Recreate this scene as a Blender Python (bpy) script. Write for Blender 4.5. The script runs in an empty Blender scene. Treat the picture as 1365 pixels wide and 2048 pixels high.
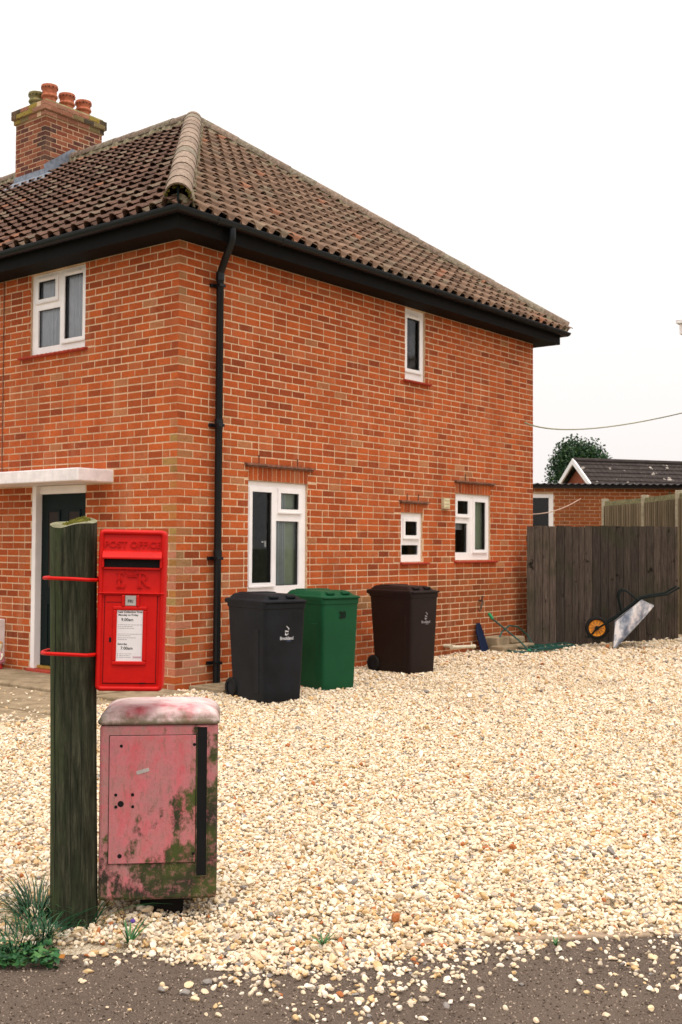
import bpy, bmesh, math, random
import numpy as np
from mathutils import Vector, Matrix
random.seed(7)
RNG = np.random.default_rng(7)
SC = bpy.context.scene
COL = SC.collection

# ------------------------------------------------------------------ camera
CAM_POS = Vector((-7.918, -8.503, 1.5266))
CAM_R = Vector((0.62415154, -0.78127876, 0.00619355))
CAM_U = Vector((-0.02721426, -0.0138173, 0.99953412))
CAM_W = Vector((0.7808292, 0.62402931, 0.02988601))
cam = bpy.data.cameras.new('camera')
cam.sensor_fit = 'VERTICAL'; cam.sensor_height = 36.0; cam.lens = 2226.0 / 2048 * 36
cam.clip_start = 0.05; cam.clip_end = 2000
camo = bpy.data.objects.new('camera', cam); COL.objects.link(camo)
m = Matrix.Identity(4)
for i in range(3):
    m[i][0] = CAM_R[i]; m[i][1] = CAM_U[i]; m[i][2] = -CAM_W[i]; m[i][3] = CAM_POS[i]
camo.matrix_world = m
SC.camera = camo
cam.dof.use_dof = True; cam.dof.focus_distance = 4.9; cam.dof.aperture_fstop = 10.0

# ------------------------------------------------------------------ sky, sun, exposure
SUN_EL, SUN_AZ = math.radians(69), math.atan2(-0.86, -0.50)       # direction towards the sun, in plan
w = bpy.data.worlds.new('World'); SC.world = w; w.use_nodes = True
wn, wl = w.node_tree.nodes, w.node_tree.links
wn.clear()
wo = wn.new('ShaderNodeOutputWorld'); bg = wn.new('ShaderNodeBackground')
sky = wn.new('ShaderNodeTexSky'); sky.sky_type = 'NISHITA'; sky.sun_disc = False
sky.sun_elevation = SUN_EL; sky.sun_rotation = math.pi / 2 - SUN_AZ
sky.dust_density = 6.0; sky.air_density = 1.0
mixw = wn.new('ShaderNodeMix'); mixw.data_type = 'RGBA'
mixw.inputs[0].default_value = 0.965                                # overcast: cloud layer over the clear sky
mixw.inputs[7].default_value = (7.45, 7.05, 6.88, 1)
wl.new(sky.outputs[0], mixw.inputs[6])
# standard overcast distribution: luminance grows smoothly with the sine of the altitude
tcw = wn.new('ShaderNodeTexCoord'); sxw = wn.new('ShaderNodeSeparateXYZ'); wl.new(tcw.outputs['Generated'], sxw.inputs[0])
mrw = wn.new('ShaderNodeMapRange'); mrw.inputs[1].default_value = 0.0; mrw.inputs[2].default_value = 1.0; mrw.inputs[3].default_value = 1.0; mrw.inputs[4].default_value = 1.9
wl.new(sxw.outputs[2], mrw.inputs[0])
mulw = wn.new('ShaderNodeVectorMath'); mulw.operation = 'SCALE'; wl.new(mixw.outputs[2], mulw.inputs[0]); wl.new(mrw.outputs[0], mulw.inputs['Scale'])
wl.new(mulw.outputs[0], bg.inputs[0])
bg.inputs[1].default_value = 0.1
wl.new(bg.outputs[0], wo.inputs[0])
sl = bpy.data.lights.new('sun', 'SUN'); sl.energy = 1.5; sl.angle = math.radians(30); sl.color = (1, .96, .9)
so = bpy.data.objects.new('sun', sl); COL.objects.link(so)
sd = Vector((math.cos(SUN_EL) * math.cos(SUN_AZ), math.cos(SUN_EL) * math.sin(SUN_AZ), math.sin(SUN_EL)))
so.rotation_euler = sd.to_track_quat('Z', 'Y').to_euler(); so.location = (0, -10, 20)
SC.view_settings.view_transform = 'Standard'; SC.view_settings.look = 'None'
SC.view_settings.exposure = 0.36; SC.view_settings.gamma = 1.0
SC.render.engine = 'CYCLES'
SC.cycles.max_bounces = 6; SC.cycles.diffuse_bounces = 3; SC.cycles.glossy_bounces = 2
SC.cycles.transparent_max_bounces = 8; SC.cycles.use_denoising = True

def project(P):
    d = Vector(P) - CAM_POS; z = d.dot(CAM_W)
    return 682.5 + 2226 * d.dot(CAM_R) / z, 1024 - 2226 * d.dot(CAM_U) / z, z
def at(px, py, Z):
    return CAM_POS + Z * (CAM_W + CAM_R * ((px - 682.5) / 2226) + CAM_U * ((1024 - py) / 2226))
LAT = Vector((0.62424, -0.78123, 0)); FWD = Vector((0.78123, 0.62424, 0))   # level right / forward
YAW = math.atan2(LAT.y, LAT.x)

# ------------------------------------------------------------------ materials
def srgb(r, g, b):
    f = lambda c: (c / 255 / 12.92) if c <= 10 else ((c / 255 + .055) / 1.055) ** 2.4
    return (f(r), f(g), f(b), 1)
class NT:
    def __init__(s, name, rough=.6, spec=.5, metal=0.0):
        s.m = bpy.data.materials.new(name); s.m.use_nodes = True
        s.n, s.l = s.m.node_tree.nodes, s.m.node_tree.links
        s.b = s.n['Principled BSDF']; s.out = s.n['Material Output']
        s.b.inputs['Roughness'].default_value = rough; s.b.inputs['Metallic'].default_value = metal
        s.b.inputs['Specular IOR Level'].default_value = spec
        s._p = None
    def pos(s, obj=False, scale=(1, 1, 1)):
        if obj: t = s.n.new('ShaderNodeTexCoord'); o = t.outputs['Object']
        else: t = s.n.new('ShaderNodeNewGeometry'); o = t.outputs['Position']
        mp = s.n.new('ShaderNodeMapping'); mp.inputs['Scale'].default_value = scale
        s.l.new(o, mp.inputs[0]); return mp.outputs[0]
    def noise(s, v, scale, detail=3, rough=.6, dist=0):
        t = s.n.new('ShaderNodeTexNoise'); s.l.new(v, t.inputs['Vector'])
        t.inputs['Scale'].default_value = scale; t.inputs['Detail'].default_value = detail
        t.inputs['Roughness'].default_value = rough; t.inputs['Distortion'].default_value = dist
        return t.outputs['Fac']
    def vor(s, v, scale, out='Distance', feat='F1'):
        t = s.n.new('ShaderNodeTexVoronoi'); t.feature = feat; s.l.new(v, t.inputs['Vector'])
        t.inputs['Scale'].default_value = scale; return t.outputs[out]
    def ramp(s, f, stops, interp='LINEAR'):
        t = s.n.new('ShaderNodeValToRGB'); r = t.color_ramp; r.interpolation = interp
        while len(r.elements) < len(stops): r.elements.new(.5)
        for e, (p, c) in zip(r.elements, stops):
            e.position = p; e.color = c if len(c) == 4 else (*c, 1)
        if f is not None: s.l.new(f, t.inputs[0])
        return t.outputs[0]
    def step(s, f, a, b): return s.ramp(f, [(a, (0, 0, 0)), (b, (1, 1, 1))])
    def mix(s, f, a, b, mode='MIX'):
        t = s.n.new('ShaderNodeMix'); t.data_type = 'RGBA'; t.blend_type = mode
        for i, x in ((0, f), (6, a), (7, b)):
            if isinstance(x, (int, float)): t.inputs[i].default_value = x
            elif isinstance(x, tuple): t.inputs[i].default_value = x if len(x) == 4 else (*x, 1)
            else: s.l.new(x, t.inputs[i])
        return t.outputs[2]
    def math(s, op, a, b=0.0):
        t = s.n.new('ShaderNodeMath'); t.operation = op
        for i, x in ((0, a), (1, b)):
            if isinstance(x, (int, float)): t.inputs[i].default_value = x
            else: s.l.new(x, t.inputs[i])
        return t.outputs[0]
    def attr(s, name, out='Color'):
        t = s.n.new('ShaderNodeAttribute'); t.attribute_name = name; return t.outputs[out]
    def sep(s, v):
        t = s.n.new('ShaderNodeSeparateXYZ'); s.l.new(v, t.inputs[0]); return t.outputs
    def info(s, out):
        return s.n.new('ShaderNodeObjectInfo').outputs[out]
    def color(s, c):
        if isinstance(c, tuple): s.b.inputs['Base Color'].default_value = c if len(c) == 4 else (*c, 1)
        else: s.l.new(c, s.b.inputs['Base Color'])
        return s
    def rough(s, r): s.l.new(r, s.b.inputs['Roughness']); return s
    def bump(s, h, strength=.5, dist=.01):
        t = s.n.new('ShaderNodeBump'); t.inputs['Strength'].default_value = strength
        t.inputs['Distance'].default_value = dist; s.l.new(h, t.inputs['Height'])
        if s._p is not None: s.l.new(s._p, t.inputs['Normal'])
        s._p = t.outputs[0]; s.l.new(s._p, s.b.inputs['Normal']); return s
M = {}
def plain(name, c, rough=.6, spec=.5, metal=0.0, var=.12, nscale=9, bump=0.0, bscale=60):
    t = NT(name, rough, spec, metal); p = t.pos()
    n = t.noise(p, nscale, 4, .65)
    d = tuple(x * (1 - var * 2) for x in c[:3]); l = tuple(min(1, x * (1 + var * 1.5)) for x in c[:3])
    t.color(t.ramp(n, [(.25, d), (.75, l)]))
    if bump: t.bump(t.noise(p, bscale, 4), bump, .004)
    M[name] = t.m; return t.m

def make_materials():
    # facing brick: colour of each brick comes from the brick, drag lines and grime on top
    t = NT('brick', .85, .25); p = t.pos(); a = t.attr('tone')
    fine = t.noise(t.pos(scale=(14, 14, 260)), 1.0, 3, .7)
    c = t.mix(t.ramp(fine, [(.38, (0, 0, 0)), (.62, (1, 1, 1))]), t.mix(1.0, a, (.70, .64, .6), 'MULTIPLY'), a)
    blot = t.noise(p, 26, 4, .7)
    c = t.mix(t.math('MULTIPLY', t.step(blot, .56, .72), .6), c, t.mix(1.0, c, (.45, .38, .36), 'MULTIPLY'))
    pale = t.noise(p, 17, 5, .75)
    c = t.mix(t.math('MULTIPLY', t.step(pale, .6, .74), .32), c, (.62, .32, .18))
    big = t.noise(t.pos(scale=(1, 1, .45)), 1.7, 4, .6)
    c = t.mix(t.math('MULTIPLY', t.step(big, .42, .70), .55), c, t.mix(1.0, c, (.62, .48, .40), 'MULTIPLY'))
    c = t.mix(t.math('MULTIPLY', t.step(t.noise(t.pos(scale=(2.2, 2.2, .35)), 2.0, 4, .6), .56, .74), .35), c, (.52, .27, .15))
    c = t.mix(t.math('MULTIPLY', t.step(t.noise(p, 210, 4, .8), .50, .66), .45), c, t.mix(1.0, c, (.5, .42, .4), 'MULTIPLY'))
    t.color(c); t.bump(fine, .8, .005); t.bump(t.noise(p, 120, 4), .7, .004); M['brick'] = t.m
    t = NT('mortar', .95, .1); p = t.pos()
    c = t.ramp(t.noise(p, 30, 5, .7), [(.3, (.56, .36, .21)), (.7, (.82, .60, .40))])
    z = t.sep(t.pos())[2]
    big = t.noise(t.pos(scale=(1, 1, .4)), 1.3, 4)
    c = t.mix(t.math('MULTIPLY', t.step(big, .48, .7), .5), c, (.30, .17, .09))
    t.color(c); t.bump(t.noise(p, 160, 4), .8, .004); M['mortar'] = t.m
    # roof tiles
    t = NT('roof_tile', .9, .2); p = t.pos(); a = t.attr('tone')
    c = t.mix(t.step(t.noise(p, 9, 5, .7), .35, .7), t.mix(1.0, a, (.62, .6, .6), 'MULTIPLY'), a)
    c = t.mix(t.math('MULTIPLY', t.step(t.noise(p, 3.1, 5, .7), .55, .7), .28), c, (.085, .07, .045))
    c = t.mix(t.math('MULTIPLY', t.step(t.noise(p, 38, 4, .7), .64, .72), .4), c, (.36, .31, .25))
    t.color(c); t.bump(t.noise(p, 90, 4), .5, .006); M['roof_tile'] = t.m
    t = NT('hip_tile', .9, .2); p = t.pos(); a = t.attr('tone')
    c = t.mix(t.step(t.noise(p, 22, 5, .75), .4, .62), t.mix(1.0, a, (.5, .47, .42), 'MULTIPLY'), a)
    c = t.mix(t.math('MULTIPLY', t.step(t.noise(p, 40, 4, .7), .6, .68), .7), c, (.075, .065, .045))
    t.color(c); t.bump(t.noise(p, 70, 4), .6, .008); M['hip_tile'] = t.m
    t = NT('bedding', .95, .1); p = t.pos()
    t.color(t.ramp(t.noise(p, 26, 5, .75), [(.3, (.06, .05, .03)), (.45, (.20, .17, .10)), (.6, (.36, .31, .22)), (.75, (.30, .29, .10))]))
    t.bump(t.noise(p, 45, 4), .9, .02); M['bedding'] = t.m
    plain('underlay', (.02, .018, .016), .9)
    plain('black_gutter', (.004, .006, .008), .35, .3, bump=.05)
    plain('soffit', (.006, .0055, .005), .7, .12)
    plain('upvc', (.92, .875, .86), .35, .5, var=.05, nscale=3)
    plain('upvc_trim', (.80, .74, .71), .4, .5, var=.05)
    plain('seal', (.03, .03, .03), .6)
    t = NT('glass'); t.n.remove(t.b)
    tr = t.n.new('ShaderNodeBsdfTransparent'); tr.inputs[0].default_value = (.84, .88, .87, 1)
    gl = t.n.new('ShaderNodeBsdfGlossy'); gl.inputs['Roughness'].default_value = .015
    gl.inputs[0].default_value = (.9, .95, 1, 1)
    fr = t.n.new('ShaderNodeFresnel'); fr.inputs[0].default_value = 1.42
    mx = t.n.new('ShaderNodeMixShader')
    t.l.new(fr.outputs[0], mx.inputs[0]); t.l.new(tr.outputs[0], mx.inputs[1]); t.l.new(gl.outputs[0], mx.inputs[2])
    t.l.new(mx.outputs[0], t.out.inputs[0]); M['glass'] = t.m
    plain('curtain_or_panel', (.62, .60, .65), .9, .1, var=.06)
    plain('added_wall_panel', (.40, .45, .33), .9, .1, var=.06)  # colour of added panels that stand in for the bright room wall
    plain('grey_curtain', (.50, .52, .53), .9, .1, var=.06)
    plain('room', (.66, .68, .50), .95, .1)
    plain('sill_red', (.42, .045, .022), .55, .4, var=.2, nscale=30, bump=.2)
    plain('creasing', (.24, .11, .07), .85, .2, var=.3, nscale=22, bump=.4)
    plain('rust', (.10, .045, .03), .9, .2)
    plain('white_paint', (.86, .80, .79), .6, .4, var=.1, nscale=7, bump=.15)
    plain('door_green', (.004, .011, .011), .5, .12)
    plain('door_glass', (.030, .018, .014), .4, .15)
    plain('brass', (.55, .36, .08), .35, .5, .8)
    plain('lead', (.22, .25, .30), .55, .5, .2, var=.25, nscale=12)
    plain('cream_plastic', (.62, .54, .34), .5)
    # red enamel
    t = NT('post_red', .5, .2); p = t.pos(True)
    c = t.ramp(t.noise(p, 14, 5, .7), [(.3, (.50, .004, .002)), (.7, (.60, .007, .003))])
    c = t.mix(t.math('MULTIPLY', t.step(t.noise(p, 60, 4, .8), .66, .74), .5), c, (.22, .01, .008))
    t.color(c); t.bump(t.noise(p, 130, 3), .25, .002); M['post_red'] = t.m
    plain('slot_black', (.006, .006, .006), .7, .2)
    plain('notice_white', (.78, .74, .73), .35, .4, var=.04)
    plain('print_black', (.02, .02, .02), .7)
    plain('print_grey', (.36, .33, .33), .7)
    plain('print_pink', (.62, .40, .44), .7)
    plain('tab_metal', (.50, .46, .42), .4, .5, .3)
    # weathered pink pouch box
    for nm, k in (('pink_box', 0), ('pink_door', 1)):
        t = NT(nm, .72, .3); p = t.pos(True); x, y, z = t.sep(p)[:3]
        base = t.ramp(t.noise(t.pos(True, (1, 1, .5)), 7, 5, .7),
                      [(.28, (.36, .15, .15)), (.5, (.56, .15, .17)), (.72, (.60, .06, .08))])
        base = t.mix(t.math('MULTIPLY', t.step(t.noise(p, 9, 5, .7), .38, .62), .8 if k == 0 else .42), base, (.33, .215, .18))
        scratch = t.step(t.noise(t.pos(True, (2.2, 1, .7)), 28, 6, .8), .53, .62)
        c = t.mix(t.math('MULTIPLY', scratch, .6), base, (.22, .13, .095))
        # grime and algae thickest towards the foot and the right-hand side
        low = t.math('SUBTRACT', 1.0, t.math('MULTIPLY', z, 2.1))
        rgt = t.math('MULTIPLY', x, 1.1)
        side = t.math('ADD', t.math('MULTIPLY', low, .42), rgt)
        gm = t.math('ADD', t.noise(t.pos(True, (1, 1, .75)), 8.5, 6, .66), t.math('MULTIPLY', side, .42))
        gm = t.math('ADD', gm, .13 if k == 0 else .025)
        algae = t.ramp(t.noise(p, 5, 3), [(.4, (.022, .020, .012)), (.6, (.055, .075, .012))])
        speck = t.step(t.noise(p, 30, 5, .75), .40, .50)
        c = t.mix(t.math('MULTIPLY', t.step(gm, .62, .69), t.math('ADD', t.math('MULTIPLY', speck, .4), .6)), c, algae)
        c = t.mix(t.math('MULTIPLY', t.step(t.noise(p, 190, 3, .7), .56, .66), .4), c, (.14, .10, .07))
        t.color(c); t.bump(t.noise(p, 55, 5), .35, .004); M[nm] = t.m
    t = NT('pink_lid', .6, .35); p = t.pos(True)
    c = t.ramp(t.noise(t.pos(True, (1, 1.4, 1)), 5.5, 4, .6), [(.34, (.52, .11, .13)), (.45, (.64, .40, .40)), (.60, (.76, .62, .58))])
    x, y, z = t.sep(p)[:3]
    edge = t.math('ADD', t.math('MULTIPLY', t.math('SUBTRACT', .79, z), 6.0), t.noise(p, 16, 5, .7))
    c = t.mix(t.math('MULTIPLY', t.step(edge, .62, .95), .85), c, (.10, .085, .03))
    t.color(c); t.bump(t.noise(p, 60, 4), .3, .003); M['pink_lid'] = t.m
    # old timber pole
    t = NT('pole_wood', .92, .15); p = t.pos(True, (1, 1, .09))
    gr = t.noise(p, 55, 5, .75)
    c = t.ramp(gr, [(.3, (.008, .009, .005)), (.52, (.036, .038, .022)), (.75, (.10, .095, .06))])
    x, y, z = t.sep(t.pos(True))[:3]
    algae_lit = t.math('ADD', t.math('MULTIPLY', x, -3.2), t.noise(t.pos(True, (1, 1, .35)), 8, 4, .7))  # algae plus the lit left rim, both painted into the colour
    c = t.mix(t.math('MULTIPLY', t.step(algae_lit, .52, .82), .6), c, (.075, .105, .040))
    c = t.mix(t.math('MULTIPLY', t.step(t.noise(t.pos(True, (1, 1, .3)), 14, 4), .55, .75), .5), c, (.02, .035, .012))
    t.color(c); t.bump(gr, .8, .01); M['pole_wood'] = t.m
    t = NT('pole_end', .9, .15); p = t.pos(True)
    t.color(t.ramp(t.noise(p, 26, 5, .7), [(.3, (.10, .095, .045)), (.6, (.26, .24, .15)), (.8, (.34, .31, .20))])); t.bump(t.noise(p, 60, 4), .6, .008); M['pole_end'] = t.m
    plain('moss', (.13, .12, .02), .95, .1, var=.4, nscale=40, bump=.6)
    plain('pedestal', (.012, .010, .009), .9, .1)
    # gravel
    t = NT('stone', .62, .35); p = t.pos(True)
    rnd = t.info('Random')
    c = t.ramp(rnd, [(0, (.66, .56, .41)), (.16, (.76, .67, .52)), (.33, (.62, .45, .24)), (.41, (.78, .73, .63)),
                     (.55, (.70, .59, .43)), (.69, (.46, .40, .32)), (.75, (.82, .76, .64)), (.86, (.56, .39, .19)), (.905, (.24, .225, .215)),
                     (.94, (.70, .58, .38)), (.985, (.42, .15, .05))], 'CONSTANT')
    c = t.mix(t.math('MULTIPLY', t.noise(p, 1.6, 4, .6), .75), c, t.mix(1.0, c, (1.18, 1.0, .8), 'MULTIPLY'))
    c = t.mix(t.step(t.noise(p, 3.2, 4, .7), .58, .75), c, t.mix(1.0, c, (.78, .70, .6), 'MULTIPLY'))
    t.color(c); t.bump(t.noise(p, 4, 4), .25, .1); M['stone'] = t.m
    t = NT('gravel_base', .95, .1); p = t.pos()
    t.color(t.ramp(t.vor(p, 95, 'Color'), [(.2, (.40, .31, .2)), (.5, (.60, .50, .36)), (.8, (.70, .61, .46))]))
    t.bump(t.vor(p, 95), 1.0, .012); M['gravel_base'] = t.m
    t = NT('tarmac', .9, .25); p = t.pos()
    c = t.ramp(t.noise(p, 240, 4, .8), [(.32, (.05, .036, .026)), (.5, (.17, .125, .094)), (.66, (.29, .22, .168)), (.8, (.44, .34, .26))])
    c = t.mix(t.math('MULTIPLY', t.step(t.noise(p, 2.6, 4), .42, .7), .5), c, (.24, .178, .132))
    t.color(c); t.bump(t.noise(p, 200, 4, .8), 1.0, .012); t.bump(t.noise(p, 12, 3), .4, .02); M['tarmac'] = t.m
    t = NT('grit', .9, .2); rnd = t.info('Random')
    t.color(t.ramp(rnd, [(0, (.045, .032, .023)), (.3, (.125, .09, .066)), (.6, (.22, .163, .124)), (.85, (.32, .245, .188)), (.985, (.48, .38, .29))])); M['grit'] = t.m
    t = NT('concrete', .92, .2); p = t.pos()
    c = t.ramp(t.noise(p, 7, 5, .7), [(.3, (.20, .145, .085)), (.6, (.36, .275, .175)), (.8, (.44, .35, .24))])
    c = t.mix(t.math('MULTIPLY', t.step(t.noise(p, 3, 5), .52, .7), .5), c, (.12, .09, .045))
    t.color(c); t.bump(t.noise(p, 60, 5), .7, .01); M['concrete'] = t.m
    plain('far_ground', (.10, .11, .05), .95)
    plain('kerb_stone', (.34, .25, .17), .9, .2, var=.25, nscale=25, bump=.5)
    # plants
    for nm, cs in (('grass', [(.005, .032, .012), (.009, .065, .022), (.03, .11, .03)]), ('leaf', [(.012, .055, .02), (.03, .12, .035), (.08, .19, .05)]),
                   ('tree_leaf', [(.007, .028, .012), (.018, .062, .018), (.06, .11, .03)])):
        t = NT(nm, .5, .3); a = t.attr('tone')
        t.color(t.ramp(t.math('MULTIPLY', t.sep(a)[0], 1.0), [(0, cs[0]), (.55, cs[1]), (1, cs[2])])); M[nm] = t.m
    plain('bark', (.06, .045, .03), .95, .1, bump=.5)
    # timber
    t = NT('gate_wood', .9, .15); p = t.pos(True, (1, 1, .06)); rnd = t.info('Random')
    g = t.noise(p, 60, 5, .75)
    c = t.ramp(g, [(.3, (.026, .020, .016)), (.55, (.086, .068, .055)), (.8, (.17, .138, .112))])
    c = t.mix(rnd, t.mix(1.0, c, (.55, .55, .55), 'MULTIPLY'), t.mix(1.0, c, (1.35, 1.25, 1.2), 'MULTIPLY'))
    c = t.mix(t.step(t.noise(t.pos(False, (1, 1, .8)), 9, 4, .6), .64, .70), c, (.012, .009, .006))
    c = t.mix(t.math('MULTIPLY', t.step(t.noise(t.pos(False), 2.4, 4), .5, .68), .5), c, (.035, .04, .018))
    t.color(c); t.bump(g, .7, .006); M['gate_wood'] = t.m
    t = NT('fence_wood', .9, .15); p = t.pos(True, (1, 1, .05)); rnd = t.info('Random')
    c = t.ramp(t.noise(p, 50, 4), [(.3, (.14, .105, .065)), (.7, (.32, .26, .17))])
    c = t.mix(rnd, c, t.mix(1.0, c, (.55, .55, .5), 'MULTIPLY'))
    t.color(c); M['fence_wood'] = t.m
    plain('fence_post', (.44, .40, .29), .9, .15, var=.2, nscale=14)
    plain('rail_mossy', (.26, .25, .14), .95, .1, var=.35, nscale=20)
    plain('bin_black', (.007, .009, .012), .55, .2, var=.28, nscale=4, bump=.12, bscale=300)
    plain('bin_green', (.004, .066, .024), .55, .2, var=.10, nscale=3, bump=.12, bscale=300)
    plain('bin_brown', (.014, .007, .006), .5, .2, bump=.12, bscale=300)
    plain('tyre', (.014, .013, .012), .85, .2)
    plain('logo_white', (.62, .63, .66), .6)
    plain('logo_blue', (.06, .09, .20), .6)
    plain('logo_dim', (.34, .30, .31), .6)
    plain('barrow_orange', (.85, .32, .010), .5)
    plain('barrow_frame', (.006, .011, .010), .6, .15)
    t = NT('galvanised', .42, .5, .75); p = t.pos()
    t.color(t.ramp(t.noise(t.pos(scale=(1, 1, .6)), 9, 4, .6), [(.35, (.16, .19, .24)), (.5, (.40, .42, .45)), (.62, (.78, .74, .70))], 'LINEAR')); M['galvanised'] = t.m
    plain('hose', (.006, .055, .040), .4, .5)
    plain('hose_connector', (.01, .26, .10), .4)
    plain('blue_plastic', (.004, .010, .036), .6, .2)
    plain('white_pipe', (.62, .55, .40), .5)
    plain('copper_old', (.075, .05, .035), .6, .5, .4)
    plain('corrugated', (.035, .032, .034), .8)
    plain('dark_glass', (.006, .006, .007), .25, .5)
    t = NT('slate_roof', .9, .2); p = t.pos()
    c = t.ramp(t.noise(p, 4, 5, .7), [(.3, (.028, .021, .019)), (.7, (.06, .047, .042))])
    c = t.mix(t.step(t.noise(p, 3.3, 3, .5), .66, .69), c, (.42, .37, .32))
    t.color(c); M['slate_roof'] = t.m
    plain('cable_pale', (.32, .32, .20), .7)
    plain('line_cord', (.60, .40, .30), .8)
    plain('ornament_white', (.75, .70, .52), .5); plain('ornament_pink', (.58, .24, .30), .5); plain('ornament_red', (.45, .015, .015), .4)
    plain('ornament_blue', (.02, .05, .20), .5); plain('ornament_green', (.02, .22, .12), .5); plain('ornament_orange', (.65, .28, .04), .5)
    plain('leaf_dead', (.50, .20, .03), .7); plain('violet', (.10, .04, .25), .7)
    plain('terracotta', (.50, .16, .085), .85, .2, var=.25, nscale=18, bump=.3)
    t = NT('lichen_stone', .95, .1); p = t.pos()
    c = t.ramp(t.noise(p, 7, 5, .7), [(.3, (.05, .042, .022)), (.48, (.20, .18, .075)), (.6, (.30, .25, .14)), (.72, (.36, .27, .03))])
    t.color(c); t.bump(t.noise(p, 50, 4), .8, .01); M['lichen_stone'] = t.m
make_materials()

# ------------------------------------------------------------------ mesh helpers
def tag(o, label=None, cat=None, group=None, kind=None):
    if label: o['label'] = label
    if cat: o['category'] = cat
    if group: o['group'] = group
    if kind: o['kind'] = kind
    return o
def empty(name, loc=(0, 0, 0), rz=0.0, ry=0.0):
    o = bpy.data.objects.new(name, None); COL.objects.link(o); o.empty_display_size = .1
    o.location = loc; o.rotation_euler = (0, ry, rz); return o
class MB:
    def __init__(s): s.v, s.f, s.c = [], [], []
    def quad(s, pts, c=None):
        b = len(s.v); s.v += [tuple(p) for p in pts]; s.f.append(tuple(range(b, b + len(pts)))); s.c.append(c or (1, 1, 1)); return s
    def add(s, V, F, c=None):
        b = len(s.v); s.v += [tuple(p) for p in V]; s.f += [tuple(i + b for i in f) for f in F]; s.c += [c or (1, 1, 1)] * len(F); return s
    def box(s, x0, x1, y0, y1, z0, z1, c=None, xf=None):
        V = [(x, y, z) for z in (z0, z1) for y in (y0, y1) for x in (x0, x1)]
        if xf: V = [xf(*p) for p in V]
        return s.add(V, [(0, 2, 3, 1), (4, 5, 7, 6), (0, 1, 5, 4), (2, 6, 7, 3), (0, 4, 6, 2), (1, 3, 7, 5)], c)
    def tube(s, pts, r, n=10, cap=True, c=None):
        pts = [Vector(p) for p in pts]; rs = r if isinstance(r, (list, tuple)) else [r] * len(pts)
        V = []; F = []; prev = None
        for i, p in enumerate(pts):
            t = (pts[min(i + 1, len(pts) - 1)] - pts[max(i - 1, 0)]).normalized()
            if prev is None: a = t.cross(Vector((0, 0, 1)) if abs(t.z) < .9 else Vector((1, 0, 0))).normalized()
            else: a = (prev - t * prev.dot(t)).normalized()
            prev = a; b = t.cross(a)
            for k in range(n):
                q = 2 * math.pi * k / n; V.append(p + (a * math.cos(q) + b * math.sin(q)) * rs[i])
        for i in range(len(pts) - 1):
            for k in range(n):
                F.append((i * n + k, i * n + (k + 1) % n, (i + 1) * n + (k + 1) % n, (i + 1) * n + k))
        if cap: F.append(tuple(range(n))); F.append(tuple(reversed(range((len(pts) - 1) * n, len(pts) * n))))
        return s.add(V, F, c)
    def lathe(s, prof, n=20, ctr=(0, 0, 0), c=None, cap=True):
        V = []; F = []
        for (r, z) in prof:
            for k in range(n):
                q = 2 * math.pi * k / n; V.append((ctr[0] + r * math.cos(q), ctr[1] + r * math.sin(q), ctr[2] + z))
        for i in range(len(prof) - 1):
            for k in range(n):
                F.append((i * n + k, i * n + (k + 1) % n, (i + 1) * n + (k + 1) % n, (i + 1) * n + k))
        if cap: F.append(tuple(reversed(range(n)))); F.append(tuple(range((len(prof) - 1) * n, len(prof) * n)))
        return s.add(V, F, c)
    def loops(s, L, close=True, cap0=True, cap1=True, c=None):
        n = len(L[0]); V = [p for l in L for p in l]; F = []
        for i in range(len(L) - 1):
            for k in range(n if close else n - 1):
                F.append((i * n + k, i * n + (k + 1) % n, (i + 1) * n + (k + 1) % n, (i + 1) * n + k))
        if cap0: F.append(tuple(reversed(range(n))))
        if cap1: F.append(tuple(range((len(L) - 1) * n, len(L) * n)))
        return s.add(V, F, c)
    def mesh(s, name, mat, smooth=False):
        me = bpy.data.meshes.new(name); me.from_pydata(s.v, [], s.f)
        me.materials.append(M[mat] if isinstance(mat, str) else mat)
        a = me.attributes.new('tone', 'FLOAT_COLOR', 'FACE')
        a.data.foreach_set('color', np.array([(*c[:3], 1.0) for c in s.c], dtype=np.float32).ravel())
        if smooth:
            me.polygons.foreach_set('use_smooth', [True] * len(me.polygons))
        me.update(); return me
    def build(s, name, mat, parent=None, smooth=False, bevel=0, angle=40):
        o = bpy.data.objects.new(name, s.mesh(name, mat, smooth)); COL.objects.link(o); o.parent = parent
        if smooth and angle:
            me = o.data; bm = bmesh.new(); bm.from_mesh(me)
            bmesh.ops.remove_doubles(bm, verts=bm.verts, dist=1e-5)
            bmesh.ops.recalc_face_normals(bm, faces=bm.faces)
            for e in bm.edges:
                if len(e.link_faces) == 2 and e.calc_face_angle(0) > math.radians(angle): e.smooth = False
            bm.to_mesh(me); bm.free()
        if bevel:
            b = o.modifiers.new('bevel', 'BEVEL'); b.width = bevel; b.segments = 2; b.limit_method = 'ANGLE'
        return o
def inst(name, me, parent, mat4):
    o = bpy.data.objects.new(name, me); COL.objects.link(o); o.parent = parent; o.matrix_basis = mat4; return o
def rrect(w, h, r, n=5, cx=0, cy=0):
    P = []
    for (sx, sy, a0) in ((1, 1, 0), (-1, 1, 90), (-1, -1, 180), (1, -1, 270)):
        for k in range(n + 1):
            a = math.radians(a0 + 90 * k / n)
            P.append((cx + sx * (w / 2 - r) + r * math.cos(a), cy + sy * (h / 2 - r) + r * math.sin(a)))
    return P
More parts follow.
